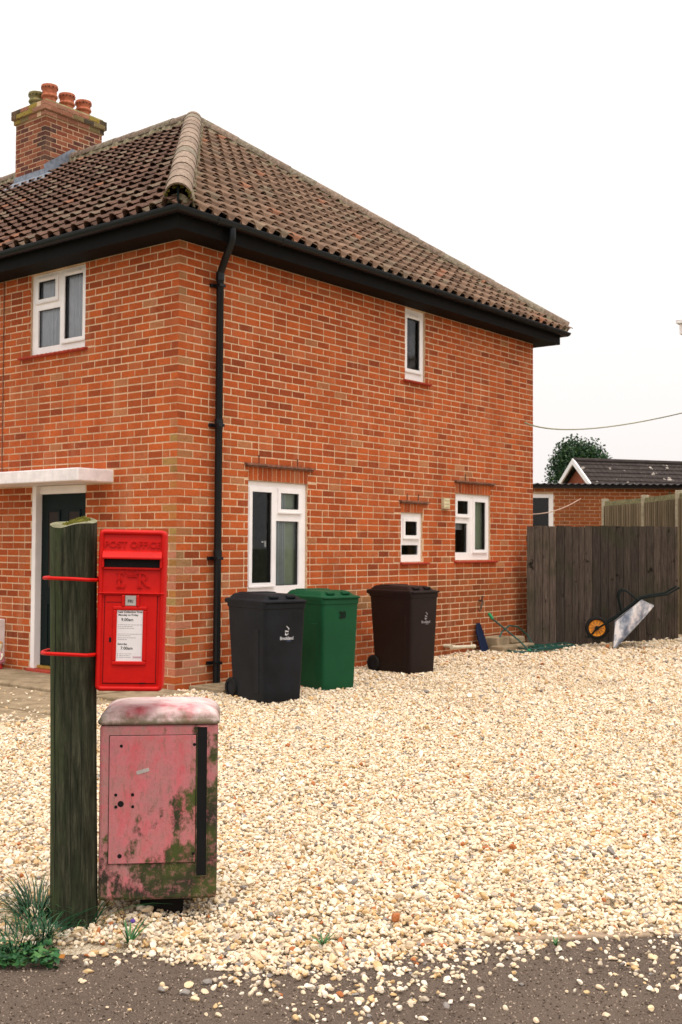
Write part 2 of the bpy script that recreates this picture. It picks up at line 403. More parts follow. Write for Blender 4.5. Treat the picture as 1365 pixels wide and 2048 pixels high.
def text_mesh(body, size, depth, bold=0.0, shear=0.0, xscale=1.0, align='CENTER'):
    cu = bpy.data.curves.new('t', 'FONT'); cu.body = body; cu.size = size; cu.extrude = depth
    cu.align_x = align; cu.align_y = 'CENTER'; cu.offset = bold; cu.shear = shear; cu.resolution_u = 3
    o = bpy.data.objects.new('t', cu); COL.objects.link(o)
    dg = bpy.context.evaluated_depsgraph_get(); dg.update()
    me = bpy.data.meshes.new_from_object(o.evaluated_get(dg))
    bpy.data.objects.remove(o); bpy.data.curves.remove(cu)
    me.transform(Matrix.Diagonal((xscale, 1, 1, 1))); return me
def text(name, body, size, loc, mat, parent, depth=.0015, bold=0.0, xscale=1.0, align='CENTER', rot=None):
    """Lettering standing in the local XZ plane, facing -Y."""
    me = text_mesh(body, size, depth, bold, 0, xscale, align)
    me.materials.clear(); me.materials.append(M[mat])
    R = rot if rot is not None else Matrix.Rotation(math.pi / 2, 4, 'X')
    return inst(name, me, parent, Matrix.Translation(loc) @ R)

# ------------------------------------------------------------------ ground, drive, road
KD = Vector((0.722, -0.692, 0)).normalized()            # line of the drive edge along the road
KN = Vector((-KD.y, KD.x, 0))                           # towards the house
KP = Vector((-4.148, -6.126, 0))
def along(a, n, z=0.0): p = KP + KD * a + KN * n; return (p.x, p.y, z)
def gz(x, y):                                           # drive surface: rises a little towards the gate post
    d = math.hypot((x - 9.3), (y + 1.9)); return .10 * math.exp(-(d / 1.7) ** 2)
b = MB(); b.quad([(-300, -300, -.06), (300, -300, -.06), (300, 300, -.06), (-300, 300, -.06)])
tag(b.build('ground', 'far_ground'), kind='structure')
b = MB()
nA, nB = 60, 30
b.quad([along(-20, -14, -.022), along(20, -14, -.022), along(20, .03, -.022), along(-20, .03, -.022)])
road = tag(b.build('tarmac_road', 'tarmac'), kind='structure')
b = MB(); G = {}
for i in range(61):
    for j in range(49):
        x, y, _ = along(-9 + i * .4, (j / 48) ** 1.3 * 17 + .006)
        G[i, j] = len(b.v); b.v.append((x, y, gz(x, y) - .012 - (.008 if j == 0 else 0)))
for i in range(60):
    for j in range(48):
        b.f.append((G[i, j], G[i + 1, j], G[i + 1, j + 1], G[i, j + 1])); b.c.append((1, 1, 1))
drive = tag(b.build('gravel_drive', 'gravel_base'), kind='structure')
# flush edging kerbs, mostly buried
for k in range(8):
    a0 = -.25 + k * .92
    b = MB()
    V = [along(a0 + .006, -.055, -.05), along(a0 + .91, -.055, -.05), along(a0 + .91, .005, -.05), along(a0 + .006, .005, -.05)]
    h = random.uniform(-.003, .003)
    V2 = [(x, y, -.010 + h) for x, y, z in V]
    b.loops([V, V2])
    b.build('kerb', 'kerb_stone', road, bevel=.006)

# concrete path along the front wall and broken slabs below it
path = MB()
path.box(-.86, .0, .30, 3.2, -.05, .045); path.box(-.86, .0, 3.21, 6, -.05, .045)
path.box(-.80, .0, -.25, .29, -.05, .03)
pth = tag(path.build('concrete_path', 'concrete', bevel=.012), kind='structure')
b = MB(); b.loops([[(-1.72, -.28, -.05), (-.87, -.15, -.05), (-.87, 5.8, -.05), (-1.80, 5.8, -.05)],
                   [(-1.72, -.28, .006), (-.87, -.15, .012), (-.87, 5.8, .012), (-1.80, 5.8, .006)]])
b.build('slab', 'concrete', pth, bevel=.008)
b = MB(); b.loops([[(-2.32, -.62, -.05), (-1.76, -.36, -.05), (-1.84, 5.6, -.05), (-2.45, 5.6, -.05)],
                   [(-2.32, -.62, -.001), (-1.76, -.36, .004), (-1.84, 5.6, .004), (-2.45, 5.6, -.001)]])
b.build('slab', 'concrete', pth, bevel=.008)

# ------------------------------------------------------------------ the brick house
C, ST, HD = .081, .2255, .11275
LX, LY, EAVE = 7.53, 12.0, 4.698
house = tag(empty('brick_house'), 'two storey orange brick house with brown tiled hipped roof and chimney', 'house')
FS = lambda u, z, d: (u, d, z)          # side wall: u along +x, d into the wall
FF = lambda u, z, d: (d, u, z)          # front wall: u along +y
OP_S = dict(big=(1.075, 2.095, .955, 2.243), small=(3.985, 4.497, 1.31, 1.963), kitchen=(5.296, 6.252, 1.325, 2.268), upper=(4.062, 4.538, 3.735, 4.69))
OP_F = dict(window=(1.525, 2.548, 3.74, 4.69), door=(1.478, 2.462, .05, 2.20))
def cut_rects(u0, u1, z0, z1, holes):
    holes = [h for h in holes if h[0] < u1 and h[1] > u0 and h[2] < z1 and h[3] > z0]
    us = sorted({u0, u1, *[h[i] for h in holes for i in (0, 1) if u0 < h[i] < u1]})
    zs = sorted({z0, z1, *[h[i] for h in holes for i in (2, 3) if z0 < h[i] < z1]})
    for i in range(len(us) - 1):
        for j in range(len(zs) - 1):
            cu, cz = (us[i] + us[i + 1]) / 2, (zs[j] + zs[j + 1]) / 2
            if not any(h[0] < cu < h[1] and h[2] < cz < h[3] for h in holes): yield us[i], us[i + 1], zs[j], zs[j + 1]
wall = MB()
MD = .0045
for (fn, L, ops) in ((FS, LX, OP_S), (FF, LY, OP_F)):
    hs = list(ops.values())
    for (a, b_, c, d) in cut_rects(MD, L - .003, -.05, EAVE + .1, hs):
        wall.quad([fn(a, c, MD), fn(b_, c, MD), fn(b_, d, MD), fn(a, d, MD)])
        wall.quad([fn(a, c, .25), fn(b_, c, .25), fn(b_, d, .25), fn(a, d, .25)])
    for (a, b_, c, d) in hs:
        for q in ([(a, c), (a, d)], [(b_, c), (b_, d)], [(a, c), (b_, c)], [(a, d), (b_, d)]):
            (p0, q0), (p1, q1) = q
            wall.quad([fn(p0, q0, MD), fn(p1, q1, MD), fn(p1, q1, .25), fn(p0, q0, .25)])
wall.quad([(LX - .004, 0.01, -.05), (LX - .004, LY, -.05), (LX - .004, LY, EAVE + .1), (LX - .004, .01, EAVE + .1)])
wall.quad([(.01, LY, -.05), (LX, LY, -.05), (LX, LY, EAVE + .1), (.01, LY, EAVE + .1)])
wallo = wall.build('wall', 'mortar', house)

def brick_tone(u, z, face):
    r = random.random()
    if r < .60: c = Vector((.60, .130, .029)) * random.uniform(.84, 1.10)
    elif r < .78: c = Vector((.52, .105, .025)) * random.uniform(.82, 1.0)
    elif r < .92: c = Vector((.59, .160, .052)) * random.uniform(.9, 1.05)
    elif r < .98: c = Vector((.40, .082, .022)) * random.uniform(.8, 1.1)
    else: c = Vector((.56, .22, .09)) * random.uniform(.85, 1.05)
    # old efflorescence low on the corner, lichen up the arris, browner low at the far end, a paler band of low courses
    d = abs(u)
    if z < 1.55 and d < 1.0 and random.random() < .62 * (1 - d / 1.1) * (1.0 if face == 'F' else .45):
        c = c.lerp(Vector((.62, .30, .20)), random.uniform(.3, .75))
    if face == 'F' and d < .14 and .9 < z < 2.7 and random.random() < .6:
        c = c.lerp(Vector((.42, .33, .10)), random.uniform(.35, .8))
    if face == 'S' and d < .14 and random.random() < .35:
        c = c.lerp(Vector((.36, .26, .12)), random.uniform(.3, .7))
    if face == 'S' and u > 4.6 and z < 1.1: c = c.lerp(Vector((.34, .11, .03)), .45) * random.uniform(.7, 1.0)
    if face == 'S' and 2.0 < u < 4.8 and .75 < z < .95 and random.random() < .6: c = Vector((.50, .24, .10)) * random.uniform(.7, 1.05)
    return tuple(c)
def brick_box(mb, fn, u0, u1, z0, z1, tone, dep=.012):
    j = lambda s=.0016: random.uniform(-s, s)
    o = random.uniform(-.0015, .0015); e = .003
    f = [(u0 + j(), z0 + j()), (u1 + j(), z0 + j()), (u1 + j(), z1 + j()), (u0 + j(), z1 + j())]
    g = [(f[0][0] + e, f[0][1] + e), (f[1][0] - e, f[1][1] + e), (f[2][0] - e, f[2][1] - e), (f[3][0] + e, f[3][1] - e)]
    V = [fn(u, z, o) for u, z in g] + [fn(u, z, o + .0035) for u, z in f] + [fn(u, z, dep) for u, z in f]
    F = [(0, 1, 2, 3)]
    for k in range(4):
        F.append((4 + k, 4 + (k + 1) % 4, (k + 1) % 4, k)); F.append((8 + k, 8 + (k + 1) % 4, 4 + (k + 1) % 4, 4 + k))
    mb.add(V, F, tone)
OCC = [(95, 1020, 335, 1400), (190, 1380, 445, 1560), (445, 1180, 620, 1420), (590, 1170, 720, 1400), (735, 1165, 885, 1360)]
bricks = []          # (area, fn-kind, u0,u1,z0,z1)
LINTEL_S = {'big': (1.075, 2.095, 2.243, 2.405), 'small': (3.985, 4.497, 1.963, 2.095), 'kitchen': (5.296, 6.252, 2.268, 2.425)}
def lay(face, fn, L, ops):
    for i in range(58):
        z0, z1 = i * C + .0072, (i + 1) * C - .0072
        first = (ST if (i % 2 == 0) else HD) if face == 'S' else (HD if (i % 2 == 0) else ST)
        u = first; edges = []
        while u < L - .02:
            n = u + ST * (1.0 if random.random() > .012 else .5); n = min(n, L)
            edges.append((u + .0068, n - .0068)); u = n
        for (a, b_) in edges:
            for (p, q, r, s) in cut_rects(a, b_, z0, z1, ops):
                if q - p < .018 or s - r < .018: continue
                bricks.append((face, p, q, r, s))
lay('S', FS, LX, list(OP_S.values()) + list(LINTEL_S.values()))
lay('F', FF, 6.0, list(OP_F.values()) + [(1.0, 5.0, 2.19, 2.335)])
def score(bk):
    face, p, q, r, s = bk; fn = FS if face == 'S' else FF
    x, y, z = project(fn((p + q) / 2, (r + s) / 2, 0))
    if not (14 < x < 1350 and 20 < y < 2030): return 0
    if any(a < x < c and b_ < y < d for a, b_, c, d in OCC): return 0
    xa, _, _ = project(fn(p, r, 0)); xb, _, _ = project(fn(q, r, 0))
    return abs(xb - xa) * (s - r) / z
bricks.sort(key=score, reverse=True)
rest = MB(); n_ind = 0
variants = {}
for k, bk in enumerate(bricks):
    face, p, q, r, s = bk; fn = FS if face == 'S' else FF
    tone = brick_tone((p + q) / 2, (r + s) / 2, face)
    full = abs((q - p) - (ST - .0136)) < .002 and abs((s - r) - (C - .0144)) < .001
    if full and n_ind < 300 and score(bk) > 0:
        b = MB(); brick_box(b, lambda u, z, d: (u, d, z), 0, q - p, 0, s - r, tone)
        key = (n_ind % 60)
        # sixty brick shapes shared between pieces of similar tone
        if n_ind < 60: variants[key] = (b.mesh('brick', 'brick'), tone)
        best = min(variants.values(), key=lambda v: sum((x - y) ** 2 for x, y in zip(v[1], tone)))
        me = best[0] if n_ind >= 60 else variants[key][0]
        mt = Matrix.Translation(fn(p, r, 0))
        if face == 'F': mt = mt @ Matrix(((0, 1, 0, 0), (1, 0, 0, 0), (0, 0, 1, 0), (0, 0, 0, 1)))
        inst('brick', me, wallo, mt); n_ind += 1
    else:
        brick_box(rest, fn, p, q, r, s, tone)
# quoin bricks turn the corner
for i in range(58):
    z0, z1 = i * C + .0072, (i + 1) * C - .0072
    lx, ly = ((ST, HD) if i % 2 == 0 else (HD, ST))
    t1 = brick_tone(.05, (z0 + z1) / 2, 'S'); t2 = brick_tone(.05, (z0 + z1) / 2, 'F')
    b0 = len(rest.f); j = random.uniform(-.0015, .0015)
    rest.box(j, lx - .0068, j, ly - .0068, z0, z1, t1)
    rest.c[b0 + 4] = t2                                    # the face turned to the front
# soldier courses over the ground floor side windows
for nm, (a, b_, c, d) in LINTEL_S.items():
    n = round((b_ - a) / .0785)
    for k in range(n):
        u0, u1 = a + (b_ - a) * k / n + .0045, a + (b_ - a) * (k + 1) / n - .0045
        brick_box(rest, FS, u0, u1, c + .004, d - .004, brick_tone(u0, 3, 'S'))
rest_o = tag(rest.build('brickwork', 'brick', wallo), kind='stuff')

# interior: partition and floor so the rooms read behind the glass
b = MB()
b.quad([(.26, 1.9, 0), (LX - .1, 1.9, 0), (LX - .1, 1.9, 2.5), (.26, 1.9, 2.5)])
b.quad([(.26, .26, 2.5), (LX - .1, .26, 2.5), (LX - .1, LY, 2.5), (.26, LY, 2.5)])
b.quad([(.26, .26, .1), (LX - .1, .26, .1), (LX - .1, LY, .1), (.26, LY, .1)])
b.quad([(3.1, .26, .1), (3.1, 1.9, .1), (3.1, 1.9, 2.5), (3.1, .26, 2.5)])
b.quad([(4.75, .26, .1), (4.75, 1.9, .1), (4.75, 1.9, 2.5), (4.75, .26, 2.5)])
b.quad([(.26, 1.9, 2.51), (LX - .1, 1.9, 2.51), (LX - .1, 1.9, 4.68), (.26, 1.9, 4.68)])
b.build('interior', 'room', house)

def make_window(fn, rect, panes, rec=.035, sashes=(), vents=(), handle=None, frame_d=.06):
    u0, u1, z0, z1 = rect; g = .004
    u0 += g; u1 -= g; z0 += g; z1 -= g
    fm = MB()
    cells = list(cut_rects(u0, u1, z0, z1, panes))
    for (a, b_, c, d) in cells: fm.quad([fn(a, c, rec), fn(b_, c, rec), fn(b_, d, rec), fn(a, d, rec)])
    def ring(mb, r, d0, d1):
        a, b_, c, d = r
        for (p, q) in (((a, c), (b_, c)), ((b_, c), (b_, d)), ((b_, d), (a, d)), ((a, d), (a, c))):
            mb.quad([fn(*p, d0), fn(*q, d0), fn(*q, d1), fn(*p, d1)])
    ring(fm, (u0, u1, z0, z1), rec, rec + frame_d)
    for p in panes: ring(fm, p, rec, rec + .03)
    wo_ = fm.build('window', 'upvc', house)
    for k, p in enumerate(panes):
        a, b_, c, d = p
        pb = MB(); Q = [fn(a, c, rec + .026), fn(b_, c, rec + .026), fn(b_, d, rec + .026), fn(a, d, rec + .026)]
        pb.quad(Q if fn is FS else Q[::-1])                   # glass normals look outwards
        pb.build('pane', 'glass', wo_)
        sb = MB(); e = .007
        for r in ((a, a + e, c, d), (b_ - e, b_, c, d), (a + e, b_ - e, c, c + e), (a + e, b_ - e, d - e, d)):
            sb.box(r[0], r[1], rec + .019, rec + .025, r[2], r[3], xf=lambda x, y, z: fn(x, z, y))
        sb.build('seal', 'seal', wo_)
        if k in sashes:
            s = MB(); o = .048
            big = (a - o, b_ + o, c - o, d + o)
            for (x0, x1, y0, y1) in cut_rects(*big, [p]):
                s.quad([fn(x0, y0, rec - .014), fn(x1, y0, rec - .014), fn(x1, y1, rec - .014), fn(x0, y1, rec - .014)])
            ring(s, big, rec - .014, rec + .002); ring(s, p, rec - .014, rec + .02)
            s.build('sash', 'upvc', wo_)
            lip = MB(); lip.box(a - o - .003, b_ + o + .003, rec - .022, rec - .0145, c - o - .004, c - o + .012, xf=lambda x, y, z: fn(x, z, y))
            lip.build('drip_bar', 'upvc_trim', wo_)
    for (a, b_, z) in vents:
        v = MB(); v.box(a, b_, rec - .030, rec - .016, z - .011, z + .011, xf=lambda x, y, z_: fn(x, z_, y)); v.build('trickle_vent', 'upvc_trim', wo_, bevel=.003)
    if handle:
        v = MB(); hu, hz = handle
        v.box(hu - .012, hu + .012, rec + .045, rec + .058, hz - .05, hz + .02, xf=lambda x, y, z_: fn(x, z_, y))
        v.box(hu - .045, hu + .010, rec + .06, rec + .072, hz + .0, hz + .018, xf=lambda x, y, z_: fn(x, z_, y))
        v.build('handle', 'upvc', wo_)
    return wo_
def scallop_sill(fn, u0, u1, z, parent, out=.055, amp=.010):
    b = MB(); n = 60; top, bot, back = [], [], []
    for i in range(n + 1):
        u = u0 + (u1 - u0) * i / n; s = math.sin(i * math.pi / 2.0) * amp * .8
        top.append((u, z, .03)); bot.append((u, z - .012 + s * .4, -out)); back.append((u, z - .028 + s * .5, -out + .004))
    for i in range(n):
        b.quad([fn(*top[i]), fn(*top[i + 1]), fn(*bot[i + 1]), fn(*bot[i])])
        b.quad([fn(*bot[i]), fn(*bot[i + 1]), fn(*back[i + 1]), fn(*back[i])])
        e0, e1 = (back[i][0], z - .035, .0), (back[i + 1][0], z - .035, .0)
        b.quad([fn(*back[i]), fn(*back[i + 1]), fn(*e1), fn(*e0)])
    b.quad([fn(*top[0]), fn(*bot[0]), fn(*back[0]), fn(u0, z - .035, 0)]); b.quad([fn(*top[n]), fn(*bot[n]), fn(*back[n]), fn(u1, z - .035, 0)])
    return b.build('sill', 'sill_red', parent)
def creasing(u0, u1, z):
    b = MB(); n = max(3, round((u1 - u0) / .16))
    for k in range(n):
        a, c = u0 + (u1 - u0) * k / n, u0 + (u1 - u0) * (k + 1) / n - .003; h = random.uniform(-.003, .003)
        V = [(a, -.048, z - .004 + h), (c, -.048, z - .004 + h), (c, .004, z + .004), (a, .004, z + .004)]
        b.loops([V, [(x, y, zz + .02) for x, y, zz in V]])
    b.box(u0 + .02, u1 - .02, -.03, .004, z - .02, z - .006)
    o = b.build('creasing_tile', 'creasing', house)
    return o
def nib(u, z):
    b = MB(); b.box(u - .005, u + .005, -.006, .003, z, z + .09); b.build('lintel_tie', 'rust', house)

w_ = make_window(FS, OP_S['big'], [(1.165, 1.486, 1.098, 2.122), (1.643, 1.957, 1.938, 2.123), (1.576, 1.974, 1.059, 1.800)],
                 sashes=(0, 1), handle=(1.445, 1.55))
w_ = make_window(FS, OP_S['small'], [(4.115, 4.385, 1.664, 1.850), (4.045, 4.43, 1.405, 1.535)], sashes=(0,))
scallop_sill(FS, 3.965, 4.60, 1.309, w_)
w_ = make_window(FS, OP_S['kitchen'], [(5.385, 5.665, 1.981, 2.168), (5.345, 5.665, 1.435, 1.85), (5.85, 6.14, 1.475, 2.165)], sashes=(0, 2))
scallop_sill(FS, 5.265, 6.38, 1.32, w_)
w_ = make_window(FS, OP_S['upper'], [(4.135, 4.43, 3.887, 4.566)], sashes=(0,), vents=[(4.19, 4.37, 4.600)])
scallop_sill(FS, 4.02, 4.63, 3.73, w_)
w_ = make_window(FF, OP_F['window'], [(2.102, 2.424, 4.391, 4.60), (2.025, 2.435, 3.824, 4.264), (1.600, 1.931, 3.874, 4.60)], sashes=(0, 2),
                 vents=[(2.15, 2.40, 4.632), (1.63, 1.88, 4.632)])
scallop_sill(FF, 1.475, 2.72, 3.735, w_)
creasing(1.01, 2.185, 2.415); creasing(3.942, 4.60, 2.103); creasing(5.264, 6.336, 2.434)
for u, z in ((1.24, 2.44), (1.90, 2.44), (4.12, 2.13), (4.38, 2.13), (5.55, 2.46)): nib(u, z)

def curtain_or_panel(fn, u0, u1, z0, z1, d, mat, folds):
    b = MB(); n = folds * 6; A, B = [], []
    for i in range(n + 1):
        u = u0 + (u1 - u0) * i / n; dd = d + .008 * math.sin(i * math.pi / 3) + random.uniform(-.004, .004)
        A.append(fn(u, z0, dd)); B.append(fn(u + random.uniform(-.004, .004), z1, dd))
    for i in range(n): b.quad([A[i], A[i + 1], B[i + 1], B[i]])
    b.build('curtain_or_panel', mat, house, smooth=True, angle=0)
curtain_or_panel(FF, 1.56, 2.53, 3.76, 4.68, .085, 'curtain_or_panel', 16)
curtain_or_panel(FS, 1.62, 1.80, 1.0, 2.2, .10, 'grey_curtain', 5)
curtain_or_panel(FS, 5.88, 6.2, 1.35, 2.24, .11, 'added_wall_panel', 2)  # added pale panel close to the glass, in place of the lit wall
curtain_or_panel(FS, 1.80, 2.02, 1.0, 2.2, .12, 'added_wall_panel', 1)  # no hanging: added panel imitating the lit wall inside
curtain_or_panel(FS, 1.62, 2.0, 1.90, 2.2, .14, 'added_wall_panel', 2)
curtain_or_panel(FS, 5.33, 5.72, 1.76, 1.86, .16, 'curtain_or_panel', 9)
# kettle and small things on the kitchen and dining sills
b = MB(); b.lathe([(.05, 0), (.075, .02), (.07, .10), (.04, .15), (.012, .16), (.012, .18)], 14, (5.66, .42, 1.40)); b.box(5.35, 6.2, .27, .6, 1.36, 1.395)
b.build('kettle', 'curtain_or_panel', house, smooth=True)
b = MB(); b.tube([(5.75, .40, 1.44), (5.80, .38, 1.50), (5.79, .38, 1.57), (5.72, .40, 1.58)], .01, 8); b.build('kettle_handle', 'upvc', house)
# cream vent box on the side wall
b = MB(); b.box(4.94, 5.09, -.045, .01, 2.04, 2.19)
for k in range(3): b.box(4.95, 5.08, -.051, -.044, 2.06 + k * .045, 2.078 + k * .045)
b.build('vent_box', 'cream_plastic', house, bevel=.004)

# front door
b = MB()
b.box(2.385, 2.458, .0, .14, .075, 2.196, xf=lambda u, d, z: FF(u, z, d))
b.box(1.482, 1.55, .06, .14, .075, 2.196, xf=lambda u, d, z: FF(u, z, d))
b.box(1.55, 2.385, .055, .14, 2.10, 2.196, xf=lambda u, d, z: FF(u, z, d))
dfr = b.build('door_frame', 'upvc', house, bevel=.006)
b = MB(); b.box(1.552, 2.383, .085, .13, .115, 2.098, xf=lambda u, d, z: FF(u, z, d))
for (a, c, e, f) in ((1.66, 1.90, 1.0, 1.92), (2.03, 2.27, 1.0, 1.92), (1.66, 1.90, .25, .85), (2.03, 2.27, .25, .85)):
    for r in ((a, a + .03, e, f), (c - .03, c, e, f), (a + .03, c - .03, e, e + .03), (a + .03, c - .03, f - .03, f)):
        b.box(r[0], r[1], .074, .086, r[2], r[3], xf=lambda u, d, z: FF(u, z, d))
door = b.build('door', 'door_green', house, bevel=.004)
for (a, c) in ((1.69, 1.87), (2.06, 2.24)):
    b = MB(); b.box(a, c, .080, .0845, 1.03, 1.89, xf=lambda u, d, z: FF(u, z, d)); b.build('door_pane', 'door_glass', door)
b = MB(); b.box(1.88, 2.10, .078, .084, .93, .97, xf=lambda u, d, z: FF(u, z, d)); b.build('letter_plate', 'brass', door)
b = MB(); b.box(1.55, 2.385, .045, .10, .078, .112, xf=lambda u, d, z: FF(u, z, d)); b.build('door_sill', 'brass', dfr)
b = MB(); b.box(1.47, 2.47, -.05, .12, .0, .074, xf=lambda u, d, z: FF(u, z, d)); b.build('threshold', 'sill_red', dfr, bevel=.006)
b = MB(); b.box(-.47, .02, 1.018, 4.6, 2.195, 2.335); b.build('door_canopy', 'white_paint', house, bevel=.012)
b = MB(); b.box(-.10, .003, 2.955, 3.4, .085, .62); b.build('meter_cabinet', 'white_paint', house, bevel=.008)
b = MB(); b.tube([(-.008, 3.068, 4.70), (-.008, 3.06, 3.6), (-.008, 3.058, 2.34)], .006, 6); b.build('wall_cable', 'creasing', house)

# ------------------------------------------------------------------ eaves: soffit, fascia, gutter (swept round the corner)
def sweep(prof, name, mat, parent, smooth=False, closed=False, ends=(LY, 6.5)):
    b = MB(); P = []
    for (d, z) in prof: P.append([(-d, ends[0], z), (-d, -d, z), (LX + d, -d, z), (LX + d, ends[1], z)])
    n = len(P)
    for i in range(n if closed else n - 1):
        a, c = P[i], P[(i + 1) % n]
        for k in range(3): b.quad([a[k], a[k + 1], c[k + 1], c[k]])
    return b.build(name, mat, parent, smooth, angle=50)
sweep([(-.02, 4.70), (.305, 4.70), (.305, 4.89)], 'soffit', 'soffit', house)
R_ = .058; arc = [(.372 + R_ * math.cos(a), 4.885 + R_ * math.sin(a)) for a in np.linspace(math.pi, 2 * math.pi, 11)]
arc_in = [(.372 + (R_ - .005) * math.cos(a), 4.885 + (R_ - .005) * math.sin(a)) for a in np.linspace(2 * math.pi, math.pi, 11)]
gut = sweep(arc + [(.434, 4.885), (.434, 4.892), (.424, 4.892)] + arc_in, 'gutter', 'black_gutter', house, True, True)
for k in range(8):
    x = .15 + k * 1.0
    b = MB()
    V = [(x, -(.372 + .064 * math.cos(a)), 4.885 + .064 * math.sin(a)) for a in np.linspace(math.pi, 2 * math.pi, 9)]
    b.loops([V, [(p[0] + .03, p[1], p[2]) for p in V]], close=False, cap0=False, cap1=False); b.build('bracket', 'black_gutter', gut)
# downpipe with swan neck
px_, pd_ = .527, -.075
b = MB(); b.tube([(.40, -.372, 4.84), (.40, -.372, 4.74), (.405, -.36, 4.70), (.47, -.20, 4.55), (px_ - .005, pd_ - .02, 4.46), (px_, pd_, 4.42), (px_, pd_, .02)], .040, 14)
dp = b.build('downpipe', 'black_gutter', house, True)
for z in (4.40, 2.82, 1.42):
    b = MB(); b.tube([(px_, pd_, z - .045), (px_, pd_, z + .045)], .047, 14); b.build('collar', 'black_gutter', dp, True)
for z in (4.30, 2.80, 1.38, .27):
    b = MB(); b.box(px_ - .085, px_ + .085, -.032, .0, z - .018, z + .018); b.box(px_ - .045, px_ + .045, -.12, -.030, z - .016, z + .016); b.build('pipe_clip', 'black_gutter', dp, bevel=.004)
b = MB(); b.box(.18, .88, -.52, -.02, -.04, .055); b.box(.30, .75, -.42, -.08, .056, .062)
b.build('gully_surround', 'concrete', house, bevel=.02)

# ------------------------------------------------------------------ roof
AX = LX / 2
OV = .37; Z0 = 4.915; ZA = 7.93
RUN = AX + OV; PITCH = math.atan2(ZA - Z0, RUN)
cs, sn = math.cos(PITCH), math.sin(PITCH); SLEN = RUN / cs
b = MB(); e = .03
A_ = (AX, AX, ZA - e); 
b.quad([(-OV + .05, -OV + .05, Z0 - e), (LX + OV - .05, -OV + .05, Z0 - e), A_])
b.quad([(-OV + .05, -OV + .05, Z0 - e), A_, (AX, LY + .3, ZA - e), (-OV + .05, LY + .3, Z0 - e)])
b.quad([(LX + OV - .05, -OV + .05, Z0 - e), (LX + OV - .05, LY + .3, Z0 - e), (AX, LY + .3, ZA - e), A_])
b.quad([(-OV + .05, LY + .3, Z0 - e), (AX, LY + .3, ZA - e), (LX + OV - .05, LY + .3, Z0 - e)])
roof = b.build('roof', 'underlay', house)
TW, TG, TL = .209, .286, .335
def tile_mesh(tone, seed):
    rr = random.Random(seed); b = MB()
    prof = [(0.0, .018), (.018, .006), (.045, .001), (.078, .001), (.098, .006), (.114, .020), (.132, .034), (.156, .039), (.180, .034), (.200, .022), (.214, .012)]
    lift = .056 + rr.uniform(-.004, .004); sk = rr.uniform(-.003, .003)
    tail = [(u, sk * u * 5, h + (lift if u > .105 else .016 if u > .03 else .036)) for u, h in prof]; head = [(u, TL, h + .001) for u, h in prof]
    under = [(u, .002 + sk * u * 5, h + (lift - .011 if u > .105 else -.004)) for u, h in prof]
    for i in range(len(prof) - 1):
        b.quad([tail[i], tail[i + 1], head[i + 1], head[i]], tone)
        b.quad([under[i], under[i + 1], tail[i + 1], tail[i]], tuple(x * .8 for x in tone))  # tail faces toned darker to deepen the shade in the slots
    return b
def frame_mat(o, ex, ey, ez):
    mm = Matrix.Identity(4)
    for i in range(3): mm[i][0] = ex[i]; mm[i][1] = ey[i]; mm[i][2] = ez[i]; mm[i][3] = o[i]
    return mm
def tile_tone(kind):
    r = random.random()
    base = Vector((.25, .158, .104)) if kind == 'S' else Vector((.16, .088, .060))  # side slope painted lighter than the front, for the light on it
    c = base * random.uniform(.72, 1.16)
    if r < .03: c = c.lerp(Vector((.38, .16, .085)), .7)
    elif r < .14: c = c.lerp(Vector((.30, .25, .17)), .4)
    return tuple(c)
tone_meshes = {'S': [], 'F': []}
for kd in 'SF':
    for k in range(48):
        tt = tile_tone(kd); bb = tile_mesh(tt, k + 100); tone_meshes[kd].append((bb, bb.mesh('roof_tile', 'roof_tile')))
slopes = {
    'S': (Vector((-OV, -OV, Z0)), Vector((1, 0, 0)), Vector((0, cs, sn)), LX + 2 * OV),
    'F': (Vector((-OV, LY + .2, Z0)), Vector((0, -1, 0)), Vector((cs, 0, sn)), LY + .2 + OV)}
tiles = []
for kd, (o, ex, ey, L) in slopes.items():
    ez = ex.cross(ey)
    for r in range(int(SLEN / TG) + 1):
        v = -.045 + r * TG
        if v + .08 > SLEN: continue
        for q in range(int(L / TW) + 1):
            u = q * TW
            P = o + ex * (u + TW / 2) + ey * (v + TG / 2)
            inset = (v + TG / 2) * cs
            if kd == 'S':
                m0 = u - (v * cs); m1 = (L - v * cs) - (u + TW)      # clearance to the hips at the tail
                mm0 = u - (v + TL) * cs; mm1 = (L - (v + TL) * cs) - (u + TW)
            else:
                m0 = 9; mm0 = 9; m1 = L - v * cs - (u + TW); mm1 = L - (v + TL) * cs - (u + TW)
            if m0 < -TW or m1 < -TW: continue
            clip = min(m0, m1, mm0, mm1) < 0
            x, y, z = project(P)
            vis = -60 < x < 1420 and 0 < y < 2048
            tiles.append((z if vis else 99, kd, o + ex * (u + random.gauss(0, .0025)) + ey * (v + random.gauss(0, .005)) + ez * random.gauss(0, .0015), ex, ey, ez, clip, r, q))
tiles.sort(key=lambda t: t[0])
restt = MB(); nt = 0
